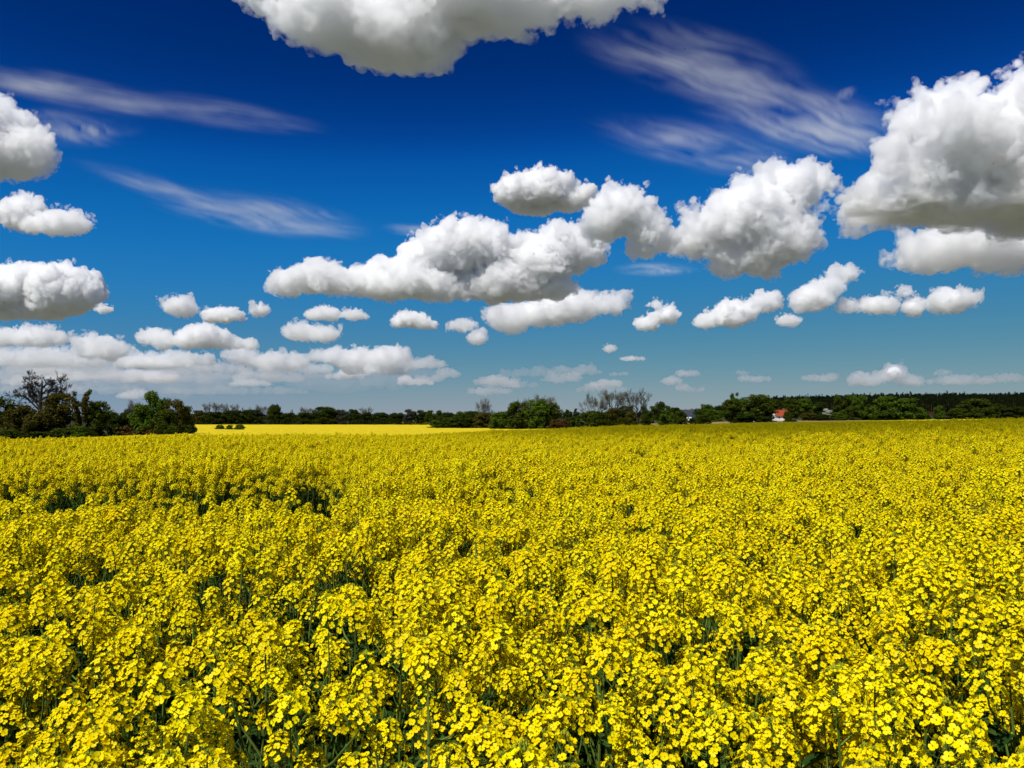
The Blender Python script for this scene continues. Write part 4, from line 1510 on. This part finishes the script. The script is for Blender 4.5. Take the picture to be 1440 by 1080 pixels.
make_cloud("cumulus_cloud", "pale hazy cloud bank low over the trees on the left", [(x, 530 + 6 * math.sin(x * 0.03), 48, 22 - 0.012 * x) for x in range(-100, 620, 45)],
           200, opt=0.22, core=0, seed=301, group=CG, wisps=False)
rp = np.random.default_rng(8)
for i in range(20):
    left = i < 13
    px = rp.uniform(-20, 600) if left else rp.uniform(600, 1080)
    py = rp.uniform(505, 556) if left else rp.uniform(520, 556)
    k = 1.35 - (py - 505) / 90.0
    make_cloud("cumulus_cloud", "small faint puff in the hazy low cloud bank on the left" if left else "small faint puff of cloud low over the middle of the horizon",
               [(px, py, rp.uniform(22, 44) * k, rp.uniform(4.5, 7) * k), (px + rp.uniform(-20, 20), py - 3, rp.uniform(8, 14) * k, 6 * k)], 70, opt=rp.uniform(0.45, 0.95) if left else rp.uniform(0.22, 0.42),
               core=0, seed=200 + i, group="faint puffs of the low bank on the left" if left else "faint puffs low over the middle horizon", wisps=False)

# a cloud outside the picture, between the sun and the far right of the field: its shadow lies there
def shade_cloud(tx, ty, rx, ry, seed, alt, rz, h, label):
    s = np.array(sun_vec) / sun_vec.z
    g = np.random.default_rng(seed)
    c = np.array([tx, ty, 0]) + s * alt
    lo = np.array([-rx * 1.35, -ry * 1.35, -rz * 1.3])
    shape = tuple(int(v) for v in np.ceil(np.array([rx * 2.7, ry * 2.7, rz * 2.8]) / h))
    X = [lo[a] + np.arange(shape[a]) * h for a in range(3)]
    gx, gy, gz = np.meshgrid(*X, indexing='ij', sparse=True)
    ext = [(k - 1) * h for k in shape]
    F = (np.sqrt((gx / rx) ** 2 + (gy / ry) ** 2 + (gz / rz) ** 2) - 1) * rz
    F = F - rz * (0.4 * np.abs(grid_noise(shape, ext, rz * 1.5, g)) + 0.2 * np.abs(grid_noise(shape, ext, rz * 0.7, g)) - 0.25)
    for a in range(3):
        sl = [slice(None)] * 3
        for e in (0, -1):
            sl[a] = e
            F[tuple(sl)] = np.abs(F[tuple(sl)]) + 1
    V, Q = surface_nets(F.astype(np.float32), lo, h)
    o = link("cumulus_cloud", np_mesh("cumulus_cloud", V, Q, cloud_air_mat(0.75 / rz)))
    o.location = c
    tag(o, label, "cloud", CG)
shade_cloud(46, 60, 63, 54, 9, 620.0, 26.0, 5.0, "thin cloud above the photograph, shading the crest of the field")
shade_cloud(112, 212, 92, 96, 12, 700.0, 36.0, 7.0, "thin cloud above the photograph, shading the far crop on the right")

# ------------------------------------------------------------------ cirrus: thin slabs of ice haze high up
def cirrus_mat(dens, L, W):
    m, n, l = new_mat("cirrus_ice")
    out = n.new("ShaderNodeOutputMaterial")
    v = n.new("ShaderNodeVolumeScatter")
    v.inputs['Color'].default_value = (0.98, 0.98, 0.98, 1)
    v.inputs['Anisotropy'].default_value = -0.35
    tc = n.new("ShaderNodeTexCoord")
    mp = n.new("ShaderNodeMapping")
    mp.inputs['Scale'].default_value = (1.0 / L, 1.0 / W, 0.0)
    mp.inputs['Location'].default_value = (L % 7.0, W % 5.0, 0.0)
    warp = n.new("ShaderNodeTexNoise")
    warp.inputs['Scale'].default_value = 0.9
    warp.inputs['Detail'].default_value = 3
    sub = n.new("ShaderNodeVectorMath")
    sub.operation = 'SUBTRACT'
    sub.inputs[1].default_value = (0.5, 0.5, 0.5)
    sca = n.new("ShaderNodeVectorMath")
    sca.operation = 'MULTIPLY'
    sca.inputs[1].default_value = (0.3, 1.1, 0.0)
    add = n.new("ShaderNodeVectorMath")
    add.operation = 'ADD'
    st = n.new("ShaderNodeVectorMath")
    st.operation = 'MULTIPLY'
    st.inputs[1].default_value = (1.1, 7.0, 1.0)
    nz = n.new("ShaderNodeTexNoise")
    nz.inputs['Scale'].default_value = 1.3
    nz.inputs['Detail'].default_value = 8
    nz.inputs['Roughness'].default_value = 0.66
    pat = n.new("ShaderNodeTexNoise")
    pat.inputs['Scale'].default_value = 1.7
    pat.inputs['Detail'].default_value = 4
    pm = n.new("ShaderNodeMapRange")
    pm.inputs['From Min'].default_value = 0.30
    pm.inputs['From Max'].default_value = 0.66
    mr0 = n.new("ShaderNodeMapRange")
    mr0.inputs['From Min'].default_value = 0.36
    mr0.inputs['From Max'].default_value = 0.78
    mr0.inputs['To Max'].default_value = dens
    mr = n.new("ShaderNodeMath")
    mr.operation = 'MULTIPLY'
    l.new(tc.outputs['Object'], mp.inputs['Vector'])
    l.new(mp.outputs[0], warp.inputs['Vector'])
    l.new(warp.outputs['Color'], sub.inputs[0])
    l.new(sub.outputs[0], sca.inputs[0])
    l.new(mp.outputs[0], add.inputs[0])
    l.new(sca.outputs[0], add.inputs[1])
    l.new(add.outputs[0], st.inputs[0])
    l.new(st.outputs[0], nz.inputs['Vector'])
    l.new(add.outputs[0], pat.inputs['Vector'])
    l.new(nz.outputs[0], mr0.inputs[0])
    l.new(pat.outputs[0], pm.inputs[0])
    l.new(mr0.outputs[0], mr.inputs[0])
    l.new(pm.outputs[0], mr.inputs[1])
    # the ice thins out towards the rim of the slab
    m2 = n.new("ShaderNodeMapping")
    m2.inputs['Scale'].default_value = (1.0 / L, 1.0 / W, 0.0)
    ln = n.new("ShaderNodeVectorMath")
    ln.operation = 'LENGTH'
    ft = n.new("ShaderNodeMapRange")
    ft.interpolation_type = 'SMOOTHERSTEP'
    ft.inputs['From Min'].default_value = 1.0
    ft.inputs['From Max'].default_value = 0.1
    pr_ = n.new("ShaderNodeMath")
    pr_.operation = 'MULTIPLY'
    l.new(tc.outputs['Object'], m2.inputs['Vector'])
    l.new(m2.outputs[0], ln.inputs[0])
    l.new(ln.outputs['Value'], ft.inputs[0])
    l.new(ft.outputs[0], pr_.inputs[0])
    l.new(mr.outputs[0], pr_.inputs[1])
    l.new(pr_.outputs[0], v.inputs['Density'])
    l.new(v.outputs[0], out.inputs['Volume'])
    return m

def cirrus(p0, p1, half_px, label, od=0.55, alt=5200.0, thick=55.0):
    def hit(px, py):
        r = ray(px, py)
        return np.array([0, 0, CAMZ]) + r * (alt / r[2])
    a, b = hit(*p0), hit(*p1)
    mx, my = (p0[0] + p1[0]) / 2, (p0[1] + p1[1]) / 2
    c = hit(mx, my)
    ux, uy = p1[0] - p0[0], p1[1] - p0[1]
    q = math.hypot(ux, uy)
    side = hit(mx - uy / q * half_px, my + ux / q * half_px)
    d = (b - a)[:2]
    L = np.linalg.norm(d) / 2 * 1.3
    e = d / np.linalg.norm(d)
    sv = (side - c)[:2]
    W = max(abs(sv[0] * -e[1] + sv[1] * e[0]) * 1.9, 200.0)
    nu, nv = 40, 14
    V, F = [], []
    for i in range(nv + 1):
        th = math.pi * i / nv
        for k in range(nu):
            ph = 2 * math.pi * k / nu
            V.append((L * math.sin(th) * math.cos(ph), W * math.sin(th) * math.sin(ph), thick * math.cos(th)))
    F = [(i * nu + k, (i + 1) * nu + k, (i + 1) * nu + (k + 1) % nu, i * nu + (k + 1) % nu) for i in range(nv) for k in range(nu)]
    bm = MB()
    bm.add(V, F)
    el = math.atan2(c[2], math.hypot(c[0], c[1]))
    dens = od / (2 * thick / math.sin(el))
    me = bm.mesh("cirrus_cloud", [cirrus_mat(dens, L, W)], True)
    o = link("cirrus_cloud", me)
    o.location = (a + b) / 2
    o.rotation_euler = (0, 0, math.atan2(e[1], e[0]))
    tag(o, label, "cloud", "thin cirrus streaks", "stuff")
cirrus((-60, 96), (250, 160), 15, "bright thin cirrus streak at the upper left", 2.4)
cirrus((120, 130), (450, 182), 14, "faint end of the cirrus streak at the upper left", .9)
cirrus((30, 155), (150, 205), 26, "pale cirrus veil beside the left edge cumulus", 1.2)
cirrus((120, 228), (340, 305), 11, "narrow cirrus streak slanting down at the left", 1.7)
cirrus((240, 270), (490, 335), 20, "broad soft cirrus streak slanting down at the left", 1.7)
cirrus((540, 318), (625, 330), 6, "short cirrus wisp left of the central cumulus bank", 1.6)
cirrus((840, 40), (1110, 140), 34, "upper part of the wide cirrus veil at the upper right", 1.7)
cirrus((1000, 115), (1235, 215), 34, "lower part of the wide cirrus veil at the upper right", 2.6)
cirrus((860, 170), (1100, 245), 24, "lower cirrus veil left of the shouldered cumulus", 1.5)
cirrus((880, 372), (960, 386), 9, "short cirrus wisp under the rounded cumulus", 1.6)
cirrus((1178, 142), (1200, 122), 5, "tiny cirrus wisp in the clear blue at the upper right", 1.2)

# ------------------------------------------------------------------ insects in the air over the crop
def insect_mat(name, col, rough):
    m, n, l = new_mat(name)
    out = n.new("ShaderNodeOutputMaterial")
    p = n.new("ShaderNodeBsdfPrincipled")
    p.inputs['Base Color'].default_value = (*col, 1)
    p.inputs['Roughness'].default_value = rough
    l.new(p.outputs[0], out.inputs['Surface'])
    return m
M_insect = insect_mat("insect_body", (0.012, 0.010, 0.008), 0.5)
M_wing = insect_mat("insect_wing", (0.05, 0.05, 0.05), 0.35)
ib = MB()
prof = [(-5.0, 0.2), (-3.8, 1.25), (-1.8, 1.7), (-0.4, 0.9), (0.6, 1.4), (2.0, 1.5), (2.9, 0.8), (3.6, 1.1), (4.4, 0.9), (4.8, 0.2)]
ib.tube([np.array([x * 1e-3, 0, 0.0]) for x, _ in prof], [q * 1e-3 for _, q in prof], 8)
iw = [MB(), MB()]
for k, s in enumerate((-1, 1)):
    iw[k].add([(1.4e-3, s * 1.0e-3, 1.2e-3), (2.2e-3, s * 5.5e-3, 2.4e-3), (0.2e-3, s * 7.5e-3, 2.8e-3), (-2.2e-3, s * 6.0e-3, 2.4e-3), (-0.6e-3, s * 1.2e-3, 1.3e-3)], [(0, 1, 2, 3, 4)])
ibm = ib.mesh("body", [M_insect], True)
iwm = [w.mesh("wing", [M_wing]) for w in iw]
for (px, py, d, where) in (
        (963, 69, 4.2, "before the wide cirrus veil"), (1076, 47, 4.6, "in the deep blue right of the top cloud"), (417, 284, 4.4, "beside the broad cirrus streak on the left"),
        (346, 516, 4.0, "before the low cloud rows on the left"), (1158, 398, 3.8, "before the hazy broken cloud on the right"), (751, 357, 4.6, "before the long central bank, left of another one"),
        (783, 359, 4.6, "before the long central bank, right of another one"), (582, 414, 4.4, "at the lower edge of the long central bank"), (1269, 402, 4.6, "above the thin upright small cloud at the right"), (1397, 230, 4.8, "before the biggest cumulus")):
    o = bpy.data.objects.new("flying_insect", None)
    COL.objects.link(o)
    o.location = Vector((0, 0, CAMZ)) + Vector(ray(px, py)) * d
    o.rotation_euler = (trr.normal(0, .3), trr.normal(0, .3), trr.uniform(0, 6.28))
    tag(o, "tiny dark flying insect " + where, "insect", "insects flying over the crop")
    link("body", ibm, o)
    for w in iwm:
        link("wing", w, o)
